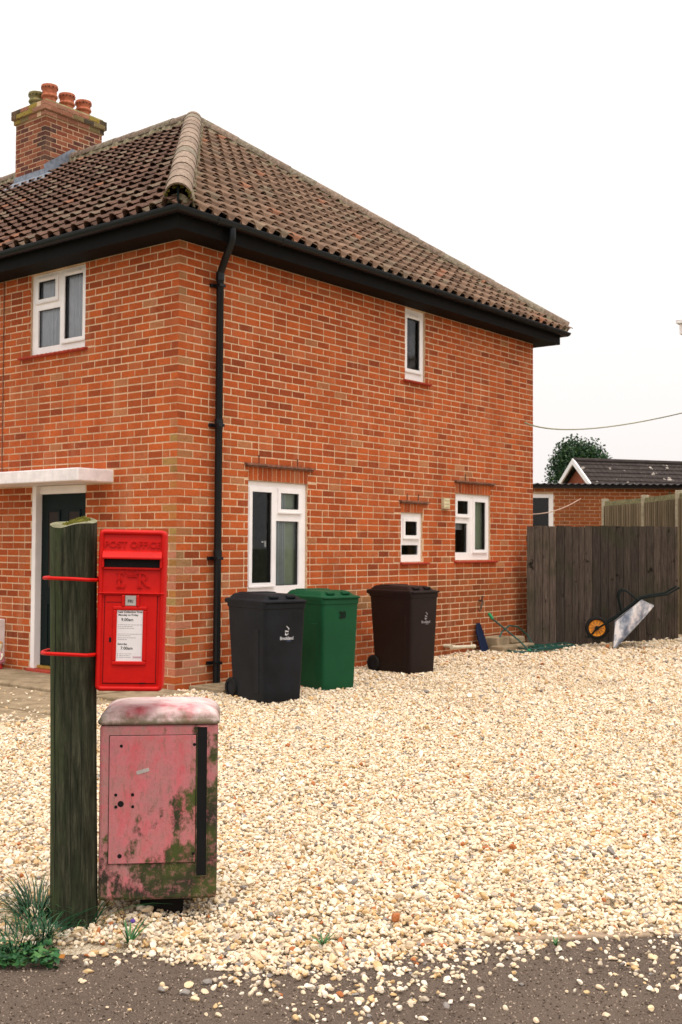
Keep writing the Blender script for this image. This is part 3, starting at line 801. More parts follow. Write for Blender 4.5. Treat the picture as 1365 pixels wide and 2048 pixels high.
for (zz, kd, P, ex, ey, ez, clip, r, q) in tiles:
    bb, me = random.choice(tone_meshes[kd])
    mt = frame_mat(P, ex, ey, ez)
    if not clip and nt < 300 and zz < 90:
        inst('roof_tile', me, roof, mt); nt += 1; continue
    if zz > 90 and kd == 'F' and P.y > 10.5: continue
    if not clip:
        restt.v_off = len(restt.v)
        base = len(restt.v); restt.v += [tuple(mt @ Vector(p)) for p in bb.v]
        restt.f += [tuple(i + base for i in f) for f in bb.f]; restt.c += bb.c
    else:                                                     # cut tiles at the hips
        bm = bmesh.new(); bm.from_mesh(me); bm.transform(mt)
        for (co, no) in (((0, 0, 0), (-1, 1, 0)), ((LX, 0, 0), (1, 1, 0))):
            if kd == 'F':
                if co[0]: continue
                no = (1, -1, 0)
            # keep the side of the hip plane that belongs to this slope
            bmesh.ops.bisect_plane(bm, geom=bm.verts[:] + bm.edges[:] + bm.faces[:], plane_co=co, plane_no=no, clear_outer=True)
        base = len(restt.v); bm.verts.ensure_lookup_table()
        restt.v += [tuple(v.co) for v in bm.verts]
        for f in bm.faces:
            restt.f.append(tuple(v.index + base for v in f.verts)); restt.c.append(bb.c[0])
        bm.free()
tag(restt.build('tile_courses', 'roof_tile', roof), kind='stuff')
# hip and ridge tiles: half-round, lapped, on mortar bedding
def half_round(r0, r1, L, tone):
    b = MB(); n = 12; A, B, A2 = [], [], []
    for k in range(n + 1):
        a = math.pi * (k / n) ; a = a * 1.06 - .03 * math.pi
        A.append((r0 * math.cos(a), 0, r0 * math.sin(a))); B.append((r1 * math.cos(a), L, r1 * math.sin(a)))
        A2.append(((r0 - .017) * math.cos(a), 0.002, (r0 - .017) * math.sin(a)))
    for k in range(n):
        b.quad([A[k], A[k + 1], B[k + 1], B[k]], tone); b.quad([A2[k], A2[k + 1], A[k + 1], A[k]], tuple(x * .6 for x in tone))
    return b
def run_tiles(p0, p1, name, step=.45, side=None, bright=1.0, rs=1.0):
    d = (p1 - p0); L = d.length; d.normalize(); n = int(L / step)
    up = Vector((0, 0, 1)); ex = d.cross(up).normalized(); ez = ex.cross(d)
    for k in range(n + 1):
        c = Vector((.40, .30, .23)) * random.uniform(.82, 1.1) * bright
        if random.random() < .25: c = c.lerp(Vector((.30, .27, .20)), .6)
        bb = half_round(.142 * rs, .134 * rs, min(step + .05, max(.1, L - k * step)), tuple(c))
        o = bb.build(name, 'hip_tile', roof, True, angle=60)
        o.matrix_basis = frame_mat(p0 + d * (k * step) + Vector((0, 0, .012 + random.uniform(-.004, .004))), ex, d, ez)
    # mortar bedding on both sides
    for s in (-1, 1):
        b = MB(); m_ = int(L / .06); A, B, Cc = [], [], []
        for k in range(m_ + 1):
            q = p0 + d * (L * k / m_); w0 = .105 * rs; w1 = .150 * rs + random.uniform(-.022, .025) * rs
            A.append(q + ex * s * w0 + ez * .055 * rs); B.append(q + ex * s * (w1 - .02) + ez * (.0 + random.uniform(-.012, .012)))
            Cc.append(q + ex * s * w1 - ez * .085)
        for k in range(m_): b.quad([A[k], A[k + 1], B[k + 1], B[k]]); b.quad([B[k], B[k + 1], Cc[k + 1], Cc[k]])
        b.build('mortar_bedding', 'bedding', roof)
apex = Vector((AX, AX, ZA + .045))
hip0 = Vector((-OV + .0, -OV + .0, Z0 + .055)); hip1 = Vector((LX + OV, -OV, Z0 + .055))
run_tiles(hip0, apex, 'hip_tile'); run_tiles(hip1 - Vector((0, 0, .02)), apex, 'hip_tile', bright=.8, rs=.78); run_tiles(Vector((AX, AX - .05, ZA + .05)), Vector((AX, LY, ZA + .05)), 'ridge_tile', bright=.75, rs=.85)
# mortar plug, moss and hip iron at the foot of the near hip
b = MB(); b.loops([[(hip0.x + .05 + LAT.x * r * math.cos(a), hip0.y + .05 + LAT.y * r * math.cos(a), hip0.z - .03 + r * math.sin(a) * .9) for a in np.linspace(0, math.pi, 10)] for r in (.112, .001)], close=False, cap0=False, cap1=False)
b.build('mortar_plug', 'bedding', roof)
b = MB(); b.box(-.008, .008, -.006, .006, -.06, .14); hi = b.build('hip_iron', 'door_green', roof); hi.location = (hip0.x - .012, hip0.y - .012, hip0.z - .03)
b = MB()
for k in range(45):
    a = random.uniform(.0, math.pi); r = random.uniform(.118, .140); q = hip0 + LAT * r * math.cos(a) + Vector((0, 0, r * math.sin(a) - .0)) + Vector((1, 1, 0)) * random.uniform(-.02, .03)
    s = random.uniform(.005, .012); b.box(q.x - s, q.x + s, q.y - s, q.y + s, q.z - s * .8, q.z + s * .8)
tag(b.build('moss', 'moss', roof), kind='stuff')

# ------------------------------------------------------------------ chimney
CX0, CX1, CY0, CY1 = 3.175, 4.355, 6.642, 7.46
ch = MB(); ch.box(CX0 + .004, CX1 - .004, CY0 + .004, CY1 - .004, 6.9, 8.60); ch.box(CX0 - .02, CX1 + .02, CY0 - .02, CY1 + .02, 8.585, 8.66); ch.box(CX0 - .05, CX1 + .05, CY0 - .05, CY1 + .05, 8.665, 8.815)
chim = ch.build('chimney', 'mortar', house)
cb = MB()
def ch_tone(z, q):
    c = Vector(random.choice([(.30, .085, .045), (.22, .065, .04), (.36, .12, .06), (.15, .055, .04), (.42, .15, .08)])) * random.uniform(.85, 1.15)
    if z > 8.55:
        c = Vector(random.choice([(.46, .20, .12), (.26, .20, .09), (.40, .30, .06), (.11, .085, .05), (.50, .26, .17)])) * random.uniform(.8, 1.1)
    return tuple(c)
for i in range(34):
    out = 0
    if i < 27: z0 = 6.40 + i * .0805; z1 = z0 + .068
    else: continue
    if z1 > 8.60: continue
    for (fn, a, b_) in ((lambda u, z, d: (u, CY0 + d, z), CX0, CX1), (lambda u, z, d: (CX0 + d, u, z), CY0, CY1)):
        front = a == CX0
        u = a + ((HD if i % 2 else ST) if front else (ST if i % 2 else HD)) * 1.0
        while u < b_ - .02:
            n = min(u + ST, b_); brick_box(cb, fn, u + .006, n - .006, z0, z1, ch_tone(z0, u), .010); u = n
    lx, ly = ((HD, ST) if i % 2 else (ST, HD))
    t_ = ch_tone(z0, 0) if random.random() < .3 else (.10, .05, .04)
    if z0 > 8.4: t_ = (.3, .1, .05)
    cb.box(CX0, CX0 + lx - .005, CY0, CY0 + ly - .005, z0, z1, t_)
for (g, z0, z1) in ((.026, 8.588, 8.657), (.058, 8.668, 8.738), (.058, 8.745, 8.812)):
    for (fn, a, b_) in ((lambda u, z, d: (u, CY0 - g + d, z), CX0 - g, CX1 + g), (lambda u, z, d: (CX0 - g + d, u, z), CY0 - g, CY1 + g)):
        u = a + (.006 if a < CX0 and a > 3 and b_ < 5 else 0) + random.choice([ST, HD])
        while u < b_ - .02:
            n = min(u + ST, b_); brick_box(cb, fn, u + .004, n - .004, z0, z1, ch_tone(9, u)); u = n
    cb.box(CX0 - g, CX0 - g + ST * .98, CY0 - g, CY0 - g + HD * .98, z0, z1, (.52, .25, .16))
tag(cb.build('brickwork', 'brick', chim), kind='stuff')
# flaunching
L0 = [(CX0 - .03, CY0 - .03), (CX1 + .03, CY0 - .03), (CX1 + .03, CY1 + .03), (CX0 - .03, CY1 + .03)]
mid = lambda k: [((x - AX) * k + AX, (y - (CY0 + CY1) / 2) * k + (CY0 + CY1) / 2) for x, y in L0]
b = MB(); b.loops([[(x, y, 8.812) for x, y in L0], [(x, y, 8.85) for x, y in mid(.95)], [(x, y, 8.93) for x, y in mid(.6)]], cap0=False)
b.build('flaunching', 'lichen_stone', chim, True, angle=70)
for (x, y, h, col) in ((3.44, 7.25, .34, 'lichen_stone'), (3.44, 6.90, .38, 'terracotta'), (3.82, 6.93, .36, 'terracotta'), (4.17, 6.93, .35, 'terracotta')):
    h -= .03; b = MB(); b.lathe([(.118, 0), (.112, .08), (.110, .13), (.132, .145), (.139, .165), (.132, .185), (.118, .195), (.122, h - .08), (.136, h - .06), (.144, h - .03), (.136, h), (.108, h), (.095, .10)], 22, (x, y, 8.86))
    pot = b.build('chimney_pot', col, chim, True)
    for k in range(14):
        a = 2 * math.pi * k / 14
        b = MB(); cx, cy = x + .1355 * math.cos(a), y + .1355 * math.sin(a)
        b.lathe([(.009, -.009), (.011, 0), (.009, .009)], 6, (cx, cy, 8.86 + h - .052)); b.build('vent_hole', 'slot_black', pot)
# lead flashing, stepped on the near cheek and apron on the front
b = MB()
rz_ = lambda x: Z0 + (x + OV) * math.tan(PITCH) if x < AX else Z0 + (LX + OV - x) * math.tan(PITCH)
for k in range(6):
    xa = CX0 - .02 + k * .112; xb = xa + .118
    if xa > AX - .05: break
    b.quad([(xa, CY0 - .007 - .001 * k, rz_(xa) + .02), (xb, CY0 - .007 - .001 * k, rz_(xb) + .02), (xb, CY0 - .007 - .001 * k, rz_(xb) + .27), (xa, CY0 - .007 - .001 * k, rz_(xa) + .27)])
b.quad([(CX0 - .20, CY0 - .16, rz_(CX0 - .20) + .055), (CX0 - .20, CY1 + .2, rz_(CX0 - .20) + .055), (CX0 - .008, CY1 + .05, rz_(CX0) + .10), (CX0 - .008, CY0 - .02, rz_(CX0) + .10)])
b.quad([(CX0 - .008, CY1 + .02, rz_(CX0) + .10), (CX0 - .008, CY0 - .008, rz_(CX0) + .10), (CX0 - .008, CY0 - .008, rz_(CX0) + .19), (CX0 - .008, CY1 + .02, rz_(CX0) + .19)])
b.quad([(CX0 - .20, CY0 - .16, rz_(CX0 - .20) + .055), (CX0 - .008, CY0 - .02, rz_(CX0) + .10), (AX, CY0 - .02, ZA + .06), (AX - .02, CY0 - .15, ZA + .03)])
b.build('flashing', 'lead', chim)
print('house', len(bricks), len(tiles), n_ind, nt)

# ------------------------------------------------------------------ gravel
def gn_scatter(name, pts, rots, scls, mat, parent=None, shapes=6, subdiv=2, amp=.55, freq=1.3, sources=None):
    """Point cloud mesh with stones instanced on it by geometry nodes."""
    me = bpy.data.meshes.new(name); n = len(pts)
    me.vertices.add(n); me.vertices.foreach_set('co', np.asarray(pts, np.float32).ravel())
    for nm, arr in (('srot', rots), ('sscl', scls)):
        a = me.attributes.new(nm, 'FLOAT_VECTOR', 'POINT'); a.data.foreach_set('vector', np.asarray(arr, np.float32).ravel())
    a = me.attributes.new('sidx', 'INT', 'POINT'); a.data.foreach_set('value', RNG.integers(0, shapes, n).astype(np.int32))
    me.materials.append(M[mat]); me.update()
    o = bpy.data.objects.new(name, me); COL.objects.link(o); o.parent = parent
    ng = bpy.data.node_groups.new(name, 'GeometryNodeTree')
    ng.interface.new_socket('Geometry', in_out='INPUT', socket_type='NodeSocketGeometry')
    ng.interface.new_socket('Geometry', in_out='OUTPUT', socket_type='NodeSocketGeometry')
    N, L = ng.nodes, ng.links
    gi, go = N.new('NodeGroupInput'), N.new('NodeGroupOutput')
    join = N.new('GeometryNodeJoinGeometry')
    for src in (sources or []):
        oi = N.new('GeometryNodeObjectInfo'); oi.transform_space = 'ORIGINAL'; oi.inputs['Object'].default_value = src; oi.inputs['As Instance'].default_value = True
        L.new(oi.outputs['Geometry'], join.inputs[0])
    for k in range(0 if sources else shapes):
        ico = N.new('GeometryNodeMeshIcoSphere'); ico.inputs['Radius'].default_value = .5; ico.inputs['Subdivisions'].default_value = subdiv
        ps = N.new('GeometryNodeInputPosition'); add = N.new('ShaderNodeVectorMath'); add.operation = 'ADD'; add.inputs[1].default_value = (k * 7.3, k * 3.1, k * 5.7)
        L.new(ps.outputs[0], add.inputs[0])
        nz = N.new('ShaderNodeTexNoise'); nz.inputs['Scale'].default_value = freq; nz.inputs['Detail'].default_value = 1.0; L.new(add.outputs[0], nz.inputs['Vector'])
        sub = N.new('ShaderNodeVectorMath'); sub.operation = 'SUBTRACT'; sub.inputs[1].default_value = (.5, .5, .5); L.new(nz.outputs['Color'], sub.inputs[0])
        sc_ = N.new('ShaderNodeVectorMath'); sc_.operation = 'SCALE'; sc_.inputs['Scale'].default_value = amp * 1.8; L.new(sub.outputs[0], sc_.inputs[0])
        sp = N.new('GeometryNodeSetPosition'); L.new(ico.outputs['Mesh'], sp.inputs['Geometry']); L.new(sc_.outputs[0], sp.inputs['Offset'])
        sm = N.new('GeometryNodeSetMaterial'); sm.inputs['Material'].default_value = M[mat]; L.new(sp.outputs[0], sm.inputs[0])
        g2 = N.new('GeometryNodeGeometryToInstance'); L.new(sm.outputs[0], g2.inputs[0]); L.new(g2.outputs[0], join.inputs[0])
    io = N.new('GeometryNodeInstanceOnPoints'); io.inputs['Pick Instance'].default_value = True
    L.new(gi.outputs[0], io.inputs['Points']); L.new(join.outputs[0], io.inputs['Instance'])
    def named(nm, ty):
        t = N.new('GeometryNodeInputNamedAttribute'); t.data_type = ty; t.inputs['Name'].default_value = nm; return t.outputs[0]
    L.new(named('sidx', 'INT'), io.inputs['Instance Index'])
    e2r = N.new('FunctionNodeEulerToRotation'); L.new(named('srot', 'FLOAT_VECTOR'), e2r.inputs[0]); L.new(e2r.outputs[0], io.inputs['Rotation'])
    L.new(named('sscl', 'FLOAT_VECTOR'), io.inputs['Scale']); L.new(io.outputs[0], go.inputs[0])
    md = o.modifiers.new('scatter', 'NODES'); md.node_group = ng
    return o
def smooth_noise(x, y, seed):
    r = np.random.default_rng(seed); v = 0
    for k in range(5):
        fx, fy, ph = r.uniform(1.2, 5.5) * r.choice([-1, 1]), r.uniform(1.2, 5.5), r.uniform(0, 6.28); v = v + np.sin(fx * x + fy * y + ph)
    return v / 5
KDn, KNn, KPn = np.array(KD), np.array(KN), np.array(KP)
def scatter_area(zmin, zmax, dens, smin, smax, margin):
    area = 0.307 * (zmax ** 2 - zmin ** 2) + 2 * margin * (zmax - zmin); n = int(area * dens)
    Z = RNG.uniform(zmin, zmax, n * 3); hw = .307 * Z + margin; keep = RNG.uniform(0, .307 * zmax + margin, n * 3) < hw
    Z = Z[keep][:n]; hw = hw[keep][:n]; Lt = RNG.uniform(-1, 1, len(Z)) * hw
    x = CAM_POS.x + LAT.x * Lt + FWD.x * Z; y = CAM_POS.y + LAT.y * Lt + FWD.y * Z
    s = RNG.uniform(smin, smax, len(x)) * np.where(RNG.random(len(x)) < .08, 1.35, 1.0)
    return x, y, s
X, Y, S = [], [], []
for (a, b_, dn, s0, s1, mg) in ((3.0, 6.5, 6400, .011, .027, .9), (6.5, 10, 4600, .012, .028, .9), (10, 14, 3000, .016, .032, .8), (14, 20, 1700, .022, .040, .6)):
    x, y, s = scatter_area(a, b_, dn, s0, s1, mg); X.append(x); Y.append(y); S.append(s)
X, Y, S = map(np.concatenate, (X, Y, S))
n_ = (X - KPn[0]) * KNn[0] + (Y - KPn[1]) * KNn[1]; a_ = (X - KPn[0]) * KDn[0] + (Y - KPn[1]) * KDn[1]
# the drive spills unevenly over the edging on to the road
edge = -.05 + .05 * smooth_noise(a_ * 2.2, a_ * .3, 3) - .20 * np.exp(-((a_ + .72) / .45) ** 2) + .13 * np.exp(-((a_ + 1.45) / .35) ** 2) - .05 * np.exp(-((a_ + .25) / .2) ** 2)
edge = np.where(a_ > -.15, edge + .012, edge)
keep = (n_ > edge + RNG.normal(0, .025, len(X)))
patch = .55 + .9 * np.clip(smooth_noise(a_ * 1.7, n_ * 2.5, 17), -.5, 1)
loose = (~keep) & (n_ > edge - .75) & (RNG.random(len(X)) < .36 * patch * np.exp((n_ - edge) / .30)) & (a_ > -1.50)
loose &= (RNG.random(len(X)) < np.where(a_ < -1.0, .35, 1.0))
ixl = np.where(loose)[0]; RNG.shuffle(ixl); ix = ixl[:300]; keep[ixl[300:]] = True
keep &= ~((X > -.86) & (Y > -.25) & (X < 0)) & ~((X > -.03) & (Y > .0) & (X < LX + .02))
slabm = (X > -2.42) & (X <= -.80) & (Y > -.58 + (X + 2.42) * .28)
keep &= ~(slabm & (RNG.random(len(X)) < np.where(X < -2.0, .80, .965)))
keep &= ~((X > .16) & (X < .9) & (Y > -.54) & (Y < 0))
bare = (smooth_noise(X * 1.3, Y * 1.3, 9) > .55) & (n_ > .6)
# single stones that have rolled on to the tarmac
def stone_mesh(seed):
    r = random.Random(seed); bm = bmesh.new(); bmesh.ops.create_icosphere(bm, subdivisions=2, radius=.5)
    ds = [(Vector((r.uniform(-1, 1), r.uniform(-1, 1), r.uniform(-1, 1))).normalized(), r.uniform(.24, .42)) for _ in range(10)]
    for v in bm.verts:
        for d, h in ds:
            k = v.co.dot(d)
            if k > h: v.co -= d * (k - h) * .92
    me = bpy.data.meshes.new('stone'); bm.to_mesh(me); bm.free(); me.materials.append(M['stone']); return me
SM = [stone_mesh(k) for k in range(12)]
loose_objs = []
for k, i in enumerate(ix):
    s = S[i] * 1.3; sx, sy, sz = s * random.uniform(1, 1.45), s * random.uniform(.8, 1.1), s * random.uniform(.5, .75)
    mt = Matrix.Translation((X[i], Y[i], -.022 + sz * .30)) @ Matrix.Rotation(random.uniform(0, 6.28), 4, 'Z') @ Matrix.Rotation(random.gauss(0, .2), 4, 'X') @ Matrix.Diagonal((sx, sy, sz, 1))
    loose_objs.append(inst('stone', SM[k % len(SM)], road, mt))
thin = smooth_noise(X * .55, Y * .55, 9) + .5 * smooth_noise(X * 2.1, Y * 2.1, 31)
S = S * np.where(thin > .35, .80, 1.0) * np.where(RNG.random(len(X)) < .05, 1.45, 1.0)
keep &= ~((thin > .45) & (n_ > .3) & (RNG.random(len(X)) < .30))
X2, Y2, S2 = X[keep], Y[keep], S[keep]
GZ = .10 * np.exp(-((X2 - 9.3) ** 2 + (Y2 + 1.9) ** 2) / 1.7 ** 2)
und = .012 * smooth_noise(X2 * .9, Y2 * .9, 5)
nk = n_[keep]; base = np.where(nk < .03, -.022, -.006)
Z2 = GZ + base + S2 * RNG.uniform(-.1, .75, len(S2)) + np.where(nk > .25, und + .008, 0)
rot = np.stack([RNG.normal(0, .42, len(X2)), RNG.normal(0, .42, len(X2)), RNG.uniform(0, 6.28, len(X2))], -1)
S2 = S2 * .93; scl = np.stack([S2 * RNG.uniform(1.0, 1.6, len(S2)), S2 * RNG.uniform(.8, 1.15, len(S2)), S2 * RNG.uniform(.5, .9, len(S2))], -1)
tag(gn_scatter('gravel', np.stack([X2, Y2, Z2], -1), rot, scl, 'stone', None, len(SM), sources=loose_objs[:len(SM)]), 'cream and ochre flint gravel covering the drive', 'gravel', kind='stuff')
# chippings in the tarmac surface
n = 42000
aa = RNG.uniform(-3.2, 2.6, n); nn = RNG.uniform(-1.7, .02, n); P = KPn[None, :] + KDn[None, :] * aa[:, None] + KNn[None, :] * nn[:, None]
s = RNG.uniform(.0035, .0095, n); P[:, 2] = -.022 + s * .1
tag(gn_scatter('chippings', P, RNG.uniform(0, 6.28, (n, 3)), np.stack([s, s, s * .7], -1), 'grit', None, 4, 1), 'fine dark chippings set in the tarmac road', 'chippings', kind='stuff')

# ------------------------------------------------------------------ pole with post box, pouch box
POLE = at(147, 1850, 4.49); POLE.z = 0
pole = tag(empty('timber_post', (POLE.x, POLE.y, 0), YAW, math.radians(-.75)), 'thick weathered round timber post with mossy slanted top holding the red post box', 'post')
b = MB(); n = 40; rings = []
rr = random.Random(4); ph = [rr.uniform(0, 6.28) for _ in range(6)]
def prad(a, z): return .0925 + .0022 * math.sin(3 * a + ph[0]) + .0012 * math.sin(7 * a + ph[1] + z * 2) + .0018 * math.sin(z * 3 + ph[2]) - .004 * max(0, math.cos((a - 4.75) * 1.0)) ** 60 - .005 * max(0, math.cos(a - 4.2)) ** 120
TOPZ = lambda x, y: 1.612 + .05 * x + .18 * y + .006 * math.sin(40 * x) - .02 * max(0, -x - .02)
for k in range(40):
    z = -.15 + k * (1.86 / 39); L = []
    for i in range(n):
        a = 2 * math.pi * i / n; r = prad(a, z); x, y = r * math.cos(a), r * math.sin(a)
        L.append((x, y, min(z, TOPZ(x, y))))
    rings.append(L)
b.loops(rings, cap0=False, cap1=False); b.build('shaft', 'pole_wood', pole, True, angle=75)
b = MB(); V = []; rgs = []
for f in (1.0, .8, .55, .3, .05):
    rgs.append([(prad(2 * math.pi * i / n, 1.6) * f * math.cos(2 * math.pi * i / n), prad(2 * math.pi * i / n, 1.6) * f * math.sin(2 * math.pi * i / n),
                 TOPZ(prad(2 * math.pi * i / n, 1.6) * f * math.cos(2 * math.pi * i / n), prad(2 * math.pi * i / n, 1.6) * f * math.sin(2 * math.pi * i / n)) + .001 + rr.uniform(-.002, .002) * (f < 1)) for i in range(n)])
b.loops(rgs, cap0=False); b.build('top', 'pole_end', pole, True)
b = MB()
for k in range(260):
    a = rr.uniform(0, 6.28); q = math.sqrt(rr.random()); x, y = .01 + .055 * q * math.cos(a), .01 + .06 * q * math.sin(a); s = rr.uniform(.003, .008)
    z = TOPZ(x, y) + .004 * (1 - q); b.add([(x + s, y, z), (x, y + s, z), (x - s, y, z), (x, y - s, z), (x, y, z + s * 1.5)], [(0, 1, 4), (1, 2, 4), (2, 3, 4), (3, 0, 4)])
tag(b.build('moss', 'moss', pole), kind='stuff')
for (x, z0, z1, w_) in ((-.055, .1, 1.5, .0016), (.012, .0, 1.1, .0014), (-.02, .9, 1.58, .0012), (.05, .2, .8, .0012)):
    b = MB(); m_ = 24; A, B = [], []
    for k in range(m_ + 1):
        z = z0 + (z1 - z0) * k / m_; xx = x + .002 * math.sin(z * 9 + x * 50); y = -math.sqrt(max(0, .0955 ** 2 - xx ** 2)) + .001
        ww = w_ * math.sin(math.pi * k / m_) ** .5 + 1e-5; A.append((xx - ww, y, z)); B.append((xx + ww, y, z))
    for k in range(m_): b.quad([A[k], B[k], B[k + 1], A[k + 1]])
    b.build('split', 'slot_black', pole)

# red post box: local x right, y away from the viewer, z up; origin at the foot of the box
PB = at(258, 1383, 4.46)
pbx = tag(empty('post_box', PB, YAW + math.radians(6.5), math.radians(.9)), 'bright red wall letter box with collection plate strapped to timber post', 'post box')
W_, H_, D_ = .268, .648, .14
def slab_ring(w, h, r, y0, y1, cz, e=.006, mat='post_red', name='body', parent=None):
    b = MB(); L = []
    for (y, k) in ((y1, 0), (y0 + e, 0), (y0 + e * .3, e * .7), (y0, e * 1.6)):
        L.append([(x, y, z) for x, z in rrect(w - 2 * k, h - 2 * k, max(.002, r - k), 6, 0, cz)])
    b.loops(L); return b.build(name, mat, parent, True, angle=50)
body = slab_ring(W_, H_, .022, 0, D_, H_ / 2, .008, parent=pbx)
def rim(x0, x1, z0, z1, wd, y0, y1, parent, name='rim', mat='post_red', bev=.003):
    b = MB(); b.box(x0, x1, y0, y1, z1 - wd, z1); b.box(x0, x1, y0, y1, z0, z0 + wd); b.box(x0, x0 + wd, y0, y1, z0 + wd, z1 - wd); b.box(x1 - wd, x1, y0, y1, z0 + wd, z1 - wd)
    return b.build(name, mat, parent, bevel=bev)
# raised outer edge
b = MB(); o_ = rrect(W_ - .004, H_ - .004, .020, 6, 0, H_ / 2); i_ = rrect(W_ - .042, H_ - .042, .006, 6, 0, H_ / 2)
b.loops([[(x, .006, z) for x, z in o_], [(x, -.006, z) for x, z in rrect(W_ - .008, H_ - .008, .019, 6, 0, H_ / 2)], [(x, -.010, z) for x, z in rrect(W_ - .018, H_ - .018, .016, 6, 0, H_ / 2)],
         [(x, -.008, z) for x, z in rrect(W_ - .036, H_ - .036, .008, 6, 0, H_ / 2)], [(x, .002, z) for x, z in i_]], cap0=False, cap1=False)
b.build('rim', 'post_red', pbx, True, angle=70)
# hood over the slot
b = MB(); hw = .118
b.loops([[(-hw, .002, .565), (hw, .002, .565), (hw, .002, .535), (-hw, .002, .535)], [(-hw, -.008, .560), (hw, -.008, .560), (hw, -.020, .530), (-hw, -.020, .530)],
         [(-hw, -.030, .538), (hw, -.030, .538), (hw, -.030, .530), (-hw, -.030, .530)]], cap0=False)
b.box(-hw, -hw + .008, -.024, .002, .495, .532); b.box(hw - .008, hw, -.024, .002, .495, .532)
b.build('hood', 'post_red', pbx, bevel=.003)
b = MB(); b.box(-hw + .008, hw - .008, -.0035, .001, .497, .5295); b.build('slot', 'slot_black', pbx)
b = MB(); b.box(-hw + .004, hw - .004, -.010, .001, .488, .4965); b.build('slot_lip', 'post_red', pbx, bevel=.002)
text('lettering', 'POST OFFICE', .036, (.0, -.0012, .588), 'post_red', pbx, .0028, .0006, 1.06)
# royal cypher: E, crown, R
b = MB(); y0, y1 = -.006, .001
def bar(x0, z0, x1, z1, t):
    d = Vector((x1 - x0, z1 - z0)); nrm = Vector((-d.y, d.x)).normalized() * t / 2
    V = [(x0 + nrm.x, z0 + nrm.y), (x0 - nrm.x, z0 - nrm.y), (x1 - nrm.x, z1 - nrm.y), (x1 + nrm.x, z1 + nrm.y)]
    b.loops([[(x, y1, z) for x, z in V], [(x, y0, z) for x, z in V]], cap0=False)
ez_, eh = .418, .056
bar(-.050, ez_, -.050, ez_ + eh, .009)
for z, l in ((ez_, .032), (ez_ + eh / 2, .020), (ez_ + eh, .028)): bar(-.060, z, -.060 + l, z, .0045)
bar(-.028, ez_, -.028, ez_ + .012, .004); bar(-.032, ez_ + eh, -.032, ez_ + eh - .010, .004); bar(-.040, ez_ + eh / 2 + .007, -.040, ez_ + eh / 2 - .007, .004)
bar(.032, ez_, .032, ez_ + eh, .009); bar(.022, ez_, .043, ez_, .0045); bar(.022, ez_ + eh, .046, ez_ + eh, .0045)
pts = [(.046, ez_ + eh), (.056, ez_ + eh * .9), (.059, ez_ + eh * .75), (.055, ez_ + eh * .6), (.045, ez_ + eh * .5), (.034, ez_ + eh * .48)]
for p, q in zip(pts, pts[1:]): bar(*p, *q, .006)
bar(.042, ez_ + eh * .5, .062, ez_ + .004, .007); bar(.062, ez_ + .004, .074, ez_, .004)
bar(-.020, .462, .020, .462, .005); bar(-.018, .468, .018, .468, .003)
for s in (-1, 1):
    cp = [(s * .018, .470), (s * .022, .482), (s * .014, .490), (s * .004, .486), (0, .480)]
    for p, q in zip(cp, cp[1:]): bar(*p, *q, .004)
bar(0, .470, 0, .496, .004); bar(-.005, .493, .005, .493, .004)
b.build('cypher', 'post_red', pbx)
b = MB(); b.box(-W_ / 2 + .002, W_ / 2 - .002, -.013, .002, .390, .396); b.box(-W_ / 2 + .018, W_ / 2 - .018, -.006, .002, .384, .390); b.build('ledge', 'post_red', pbx, bevel=.002)
# door
b = MB(); b.box(-.103, .103, -.0045, .001, .034, .383); dr = b.build('door', 'post_red', pbx, bevel=.002)
b = MB()
for r in ((-.1055, -.1035, .032, .384), (.1035, .1055, .032, .384), (-.1055, .1055, .0305, .0325)): b.box(r[0], r[1], -.0012, .001, r[2], r[3])
b.box(.04, .065, -.0055, -.004, .033, .036)
b.build('door_gap', 'slot_black', dr)
b = MB(); b.loops([[(x, -.0050, z) for x, z in rrect(.009, .021, .0044, 5, -.079, .206)]], cap1=False); b.build('keyhole', 'slot_black', dr)
b = MB(); b.box(-.098, -.036, -.0055, -.004, .356, .358); b.build('seam', 'slot_black', dr)
rim(-.070, .064, .106, .341, .016, -.012, -.004, dr, 'notice_frame', bev=.004)
b = MB(); b.box(-.056, .050, -.0062, -.0042, .121, .326); nt_ = b.build('notice', 'notice_white', dr)
for z, body_, sz, x, al, bd, mt_ in ((.318, 'Last Collection Time', .0112, -.049, 'LEFT', .0002, 'print_black'), (.306, 'Monday to Friday', .0112, -.049, 'LEFT', .0002, 'print_black'),
                             (.287, '9.00am', .0165, -.037, 'LEFT', .0003, 'print_black'), (.190, 'Saturday', .0108, -.049, 'LEFT', .0002, 'print_black'), (.173, '7.00am', .0165, -.037, 'LEFT', .0003, 'print_black')):
    text('print', body_, sz, (x, -.0066, z), mt_, nt_, .0001, bd, 1.0, al)
b = MB()
for z, l in ((.267, .088), (.260, .052), (.253, .062), (.230, .092), (.223, .05), (.215, .07), (.208, .03)):
    x = -.049
    while x < -.049 + l:
        ww = random.uniform(.004, .011); b.box(x, min(x + ww, .046), -.0066, -.006, z - .0011, z + .0011); x += ww + .0022
for z in (.151, .144, .137):
    b.box(-.049, -.046, -.0066, -.006, z - .0015, z + .0015)
    x = -.041
    while x < -.002: ww = random.uniform(.004, .009); b.box(x, x + ww, -.0066, -.006, z - .001, z + .001); x += ww + .002
b.build('small_print', 'print_grey', nt_)
b = MB(); b.box(.012, .046, -.0066, -.006, .134, .141); b.build('print_band', 'print_pink', nt_)
for x in (-.031, .027):
    b = MB(); b.box(x - .006, x + .006, -.014, -.004, .340, .386); b.build('tab_rail', 'post_red', dr, bevel=.003)
b = MB(); b.box(-.024, .020, -.009, -.004, .343, .384); tb = b.build('day_tab', 'tab_metal', dr, bevel=.002)
text('print', 'FRI', .017, (-.002, -.0098, .361), 'print_black', tb, .0001, .0003)
